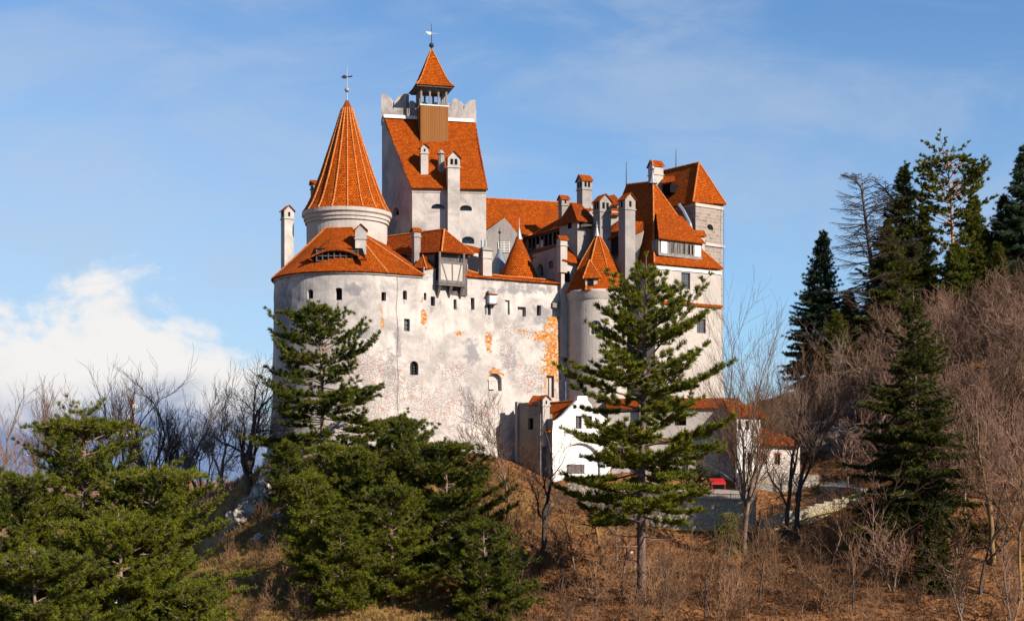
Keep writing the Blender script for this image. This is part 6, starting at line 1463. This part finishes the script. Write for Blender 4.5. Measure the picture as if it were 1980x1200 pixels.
def plant(key, i, px, Y, hgt, label, group, name='bare_tree'):
    k = (key, i % len(protos[key])); tr, cr, bark, twig, H = protos[key][k[1]]
    loc = base_at(px, Y); s = hgt / H; rz = float(rngv.uniform(0, 6.28))
    if (k, name) not in first:
        o = make_tree(name, label, 'bare tree' if name == 'bare_tree' else 'sapling', loc, tr, cr, M[bark], M[twig], group); o.scale = (s * 1.05, s * 1.05, s); o.rotation_euler = (0, 0, rz); first[(k, name)] = o; return o
    return dup(first[(k, name)], loc, rz, (s * float(rngv.uniform(.85, 1.25)), s * float(rngv.uniform(.85, 1.25)), s), label, group)
WL = 'bare purple-brown tree in the dense wood covering the right hillside'
n = 0
for _ in range(900):
    if n >= 210: break
    px = rngv.uniform(1600, 2040); Y = rngv.uniform(180, 258); x = X(px, Y); z = ground(x, Y); py = HZ - z * F / Y
    lim = np.interp(px, [1600, 1680, 1760, 1850, 2040], [840, 850, 900, 930, 960])
    if not (500 < py < lim): continue
    if abs(px - 1764) < 45 and Y < 185: continue
    plant('wood', n, px, Y, rngv.uniform(7, 12) * (.85 if Y > 235 else 1), WL, 'bare trees of the right hillside wood'); n += 1
for i_, (px, Y, h_) in enumerate(((1690, 168, 12), (1725, 160, 10), (1815, 172, 14), (1840, 158, 11), (1870, 176, 13), (1905, 182, 14), (1945, 170, 15), (1960, 150, 12), (1990, 178, 14), (1860, 150, 9), (1785, 182, 12), (1935, 190, 13), (2010, 165, 14), (1700, 186, 11), (1640, 196, 11))):
    plant('wood', i_, px, Y, h_, 'tall bare brown tree on the open slope around the tall olive spruce', 'bare trees around the tall olive spruce')
GL_ = 'grey-brown bare tree in the gap between the residence and the hill'
for i in range(22):
    px = rngv.uniform(1455, 1640); Y = rngv.uniform(212, 262); plant('grey', i, px, Y, rngv.uniform(7, 13), GL_, 'bare trees in the gap behind the cottage')
for i in range(26):
    px = rngv.uniform(-30, 470); Y = rngv.uniform(225, 330); plant('grey', i, px, Y, rngv.uniform(5, 9.5), 'low bare tree in the thicket behind the left pines', 'bare trees of the left thicket')
for i_, (px, Y, h_) in enumerate(((935, 176, 9), (968, 170, 8), (1010, 160, 10), (1082, 158, 9), (1110, 166, 11), (1150, 152, 8), (1192, 172, 12), (1285, 152, 9), (1322, 160, 8), (1362, 150, 10), (1402, 164, 9), (1465, 154, 11), (1490, 168, 10), (1562, 156, 9), (1605, 166, 11), (1650, 152, 10))):
    plant('slim', i_, px, Y, h_, 'slender bare tree rising from the brown slope below the walls', 'slender bare trees on the brown slope')
SL = 'thin leafless sapling on the brown leaf-covered slope'
n = 0
for _ in range(1400):
    if n >= 130: break
    px = rngv.uniform(900, 1990); Y = rngv.uniform(146, 184); x = X(px, Y); z = ground(x, Y); py = HZ - z * F / Y
    if py < 1010 or (1110 < px < 1700 and Y > 178) or rngv.random() > (.45 if py < 1090 else 1): continue
    plant('sap', n, px, Y, rngv.uniform(2.6, 7.0), SL, 'leafless saplings on the brown slope', 'sapling'); n += 1
for i in range(34):
    px = rngv.uniform(870, 1120); Y = rngv.uniform(160, 192); plant('sap', i, px, Y, rngv.uniform(1.8, 4.2), 'thin leafless sapling on the slope left of the gatehouse', 'leafless saplings left of the gatehouse', 'sapling')
for i in range(32):
    px = rngv.uniform(425, 640); Y = rngv.uniform(147, 178); plant('sap', i, px, Y, rngv.uniform(2, 4.5), 'thin leafless sapling on the dry yellow grass below the rock', 'leafless saplings on the yellow grass', 'sapling')
for i in range(12):
    px = rngv.uniform(440, 1060); Y = rngv.uniform(186, 197); plant('sap', i, px, Y, rngv.uniform(1.5, 3.2), 'small leafless bush at the foot of the curtain wall', 'leafless bushes at the wall foot', 'sapling')

# ---- far things and rocks
mY = 420.0; mx = X(257, mY); mz = ground(mx, mY)
rm = thing('radio_mast', 'red and white lattice radio mast behind the bare trees', 'radio mast', (mx, mY, mz))
zt_ = Z(772, mY); nb = 9
for k in range(nb):
    f0, f1 = k / nb, (k + 1) / nb; w0, w1 = 1.5 * (1 - f0) + .35 * f0, 1.5 * (1 - f1) + .35 * f1; z0, z1 = mz + (zt_ - mz) * f0, mz + (zt_ - mz) * f1; mb = MB()
    c0 = [Vector((mx + a * w0, mY + b_ * w0, z0)) for a, b_ in ((-1, -1), (1, -1), (1, 1), (-1, 1))]; c1 = [Vector((mx + a * w1, mY + b_ * w1, z1)) for a, b_ in ((-1, -1), (1, -1), (1, 1), (-1, 1))]
    for q in range(4):
        mb.tube(c0[q], c1[q], .10, None, 4); mb.tube(c0[q], c1[(q + 1) % 4], .05, None, 4); mb.tube(c0[(q + 1) % 4], c1[q], .05, None, 4); mb.tube(c1[q], c1[(q + 1) % 4], .05, None, 4)
    mb.build('lattice_section', M['mast_red' if k % 2 == 0 else 'lead'], rm)
for f, a in ((.62, -1), (.70, 1), (.80, -1), (.92, 1)):
    mb = MB(); z = mz + (zt_ - mz) * f; mb.tube((mx + a * .9, mY - 1.0, z), (mx + a * .9, mY - .6, z), .75, .5, 12); mb.build('dish', M['white_metal'], rm)
def far_house(px, py, Y, w, d, h, rf, wall, roofm, label):
    x = X(px, Y); z = ground(x, Y); o = thing('house', label, 'house', (x, Y, z), 'houses in the valley behind'); f = Fr(x, Y, R(20)); mb = MB(); mb.fbox(f, -w, w, -d, d, z - 2, z + h); mb.build('wall', M[wall], o)
    mb = MB(); e = .4; mb.poly([f(-w - e, d + e, z + h), f(w + e, d + e, z + h), f(w + e, 0, z + h + rf), f(-w - e, 0, z + h + rf)]); mb.poly([f(w + e, -d - e, z + h), f(-w - e, -d - e, z + h), f(-w - e, 0, z + h + rf), f(w + e, 0, z + h + rf)]); mb.build('roof', M[roofm], o, weld=True, solid=.15)
    for a in (-.45, .45): mb = MB(); mb.fbox(f, a * w - .4, a * w + .4, d, d + .05, z + h * .4, z + h * .8); mb.build('window', M['void'], o)
far_house(372, 940, 640, 5, 4, 4, 3, 'white_metal', 'tile_old', 'white house with a red roof on the far valley slope')
far_house(392, 936, 660, 4, 3.5, 4, 3, 'white_metal', 'tile_old', 'small white house beside the red-roofed house on the far slope')
far_house(338, 985, 300, 2.4, 2, 3.2, 2, 'ridge', 'tile_old', 'orange brick house glimpsed through the wide pine')
hx, hy = X(215, 128), 128.0; hz = ground(hx, hy)
ht_ = thing('red_shed', 'dull red wooden shed half hidden under the left pines', 'shed', (hx, hy, hz)); hf_ = Fr(hx, hy, R(12))
hzt = Z(1140, 128); mb = MB(); mb.fbox(hf_, -2.4, 2.4, -3, 0, hz - 2, hzt); mb.build('wall', M['red_dull'], ht_)
mb = MB(); mb.poly([hf_(-2.8, .4, hzt - .1), hf_(2.8, .4, hzt - .1), hf_(2.8, -1.5, hzt + .9), hf_(-2.8, -1.5, hzt + .9)]); mb.poly([hf_(2.8, -3.4, hzt - .1), hf_(-2.8, -3.4, hzt - .1), hf_(-2.8, -1.5, hzt + .9), hf_(2.8, -1.5, hzt + .9)]); mb.build('roof', M['dim'], ht_, weld=True, solid=.12)
for a in (-1.4, .2): mb = MB(); mb.fbox(hf_, a, a + .9, 0, .05, hzt - 1.7, hzt - .6); mb.build('window', M['white_metal'], ht_)
def rock(px, py, Y, size, seed, mat_='rock'):
    bm = bmesh.new(); bmesh.ops.create_icosphere(bm, subdivisions=4, radius=1)
    for v in bm.verts:
        n_ = v.co.normalized(); d = 1 + .45 * mnoise.noise(n_ * 1.3 + Vector((seed * 7.1, 0, 0))) + .22 * mnoise.noise(n_ * 3.5 + Vector((0, seed * 3.3, 0))) + .10 * mnoise.noise(n_ * 9 + Vector((0, 0, seed)))
        v.co = Vector((n_.x * d * size[0], n_.y * d * size[1], n_.z * d * size[2]))
    me = bpy.data.meshes.new('rock'); bm.to_mesh(me); bm.free(); me.materials.append(M[mat_]); o = bpy.data.objects.new('rock', me); link(o)
    x = X(px, Y); o.location = (x, Y, ground(x, Y) + size[2] * .25); o.rotation_euler = (0, 0, seed * 1.7); return o
for i_, (px, Y, sz_) in enumerate(((505, 188, (2.0, 1.4, 2.0)), (488, 186, (1.4, 1.2, 1.7)), (520, 192, (1.6, 1.2, 1.3)), (470, 185, (1.3, 1.1, 1.8)), (452, 186, (1.2, 1.0, 1.6)), (540, 178, (.9, .7, .6)), (500, 172, (.7, .6, .5)))):
    tag(rock(px, 0, Y, sz_, i_ + 1), 'grey limestone outcrop on the dark slope edge under the left of the bastion', 'rock', 'limestone outcrops at the left edge of the hill')
for i_, (px, Y, sz_) in enumerate(((1610, 216, (3.4, 2.5, 3.6)), (1640, 222, (3.2, 2.5, 4.2)), (1585, 222, (3.0, 2.2, 2.6)), (1560, 232, (3, 2, 3)), (1665, 212, (2.4, 2, 2.6)))):
    tag(rock(px, 0, Y, sz_, i_ + 11, 'rock_shade'), 'dark rock face in the shaded gap behind the stone cottage', 'rock', 'rocks behind the cottage')
for i_ in range(16):
    px, Y = float(rngv.uniform(1080, 1500)), float(rngv.uniform(158, 180)); s_ = float(rngv.uniform(.12, .34))
    tag(rock(px, 0, Y, (s_ * 1.3, s_, s_ * .8), i_ + 31), 'pale loose stone lying on the brown slope below the retaining wall', 'stone', 'loose stones on the brown slope')

# ---- grass, fallen leaves and brush on the slopes
def scatter(name, label, n, region, mat, L, w, up, seed, per=5):
    rng = np.random.default_rng(seed); P = []
    while len(P) < n:
        px = rng.uniform(region[0], region[1], 4000); Y = rng.uniform(region[2], region[3], 4000); x = (px - 990) * Y / F; z = ground_np(x, Y)
        for a, b_, c_ in zip(x, Y, z): P.append((a, b_, c_ + rough(a, b_)))
    P = np.array(P[:n]); D = np.tile(np.array([[0, 0, 1.]]), (n, 1)) * up + rng.normal(size=(n, 3)) * .3; D /= np.linalg.norm(D, axis=1, keepdims=True)
    V, Q = tufts_np(P, D, rng, per, L, w, .55, .1); o = bpy.data.objects.new(name, mesh_np(name, V, [Q], [M[mat]])); link(o); tag(o, label, None, None, 'stuff')
scatter('dry_grass', 'dry yellow grass on the left slope under the castle', 16000, (380, 1010, 144, 198), 'dry_grass', .55, .06, 1.0, 1)
scatter('fallen_leaves', 'brown fallen leaves and stalks on the right slope', 26000, (880, 2000, 144, 235), 'leaf_litter', .38, .09, .5, 2)
scatter('brush', 'low brown brush on the right hillside', 2600, (1560, 2020, 185, 262), 'twig_purple', 1.1, .05, 1.2, 3, 6)
scatter('undergrowth', 'dense leafless brown undergrowth on the slope in front of the retaining wall', 700, (890, 2010, 146, 183), 'twig', 1.3, .05, 1.3, 6, 5)
scatter('thicket', 'leafless brown thicket on the lower slope under the pines', 600, (380, 1100, 145, 190), 'twig', 1.1, .05, 1.3, 7, 5)
scatter('far_brush', 'purple-brown brush in the valley behind the left pines', 9000, (-40, 560, 200, 420), 'twig_purple', 1.3, .09, 1.2, 4, 6)
print('vegetation done')
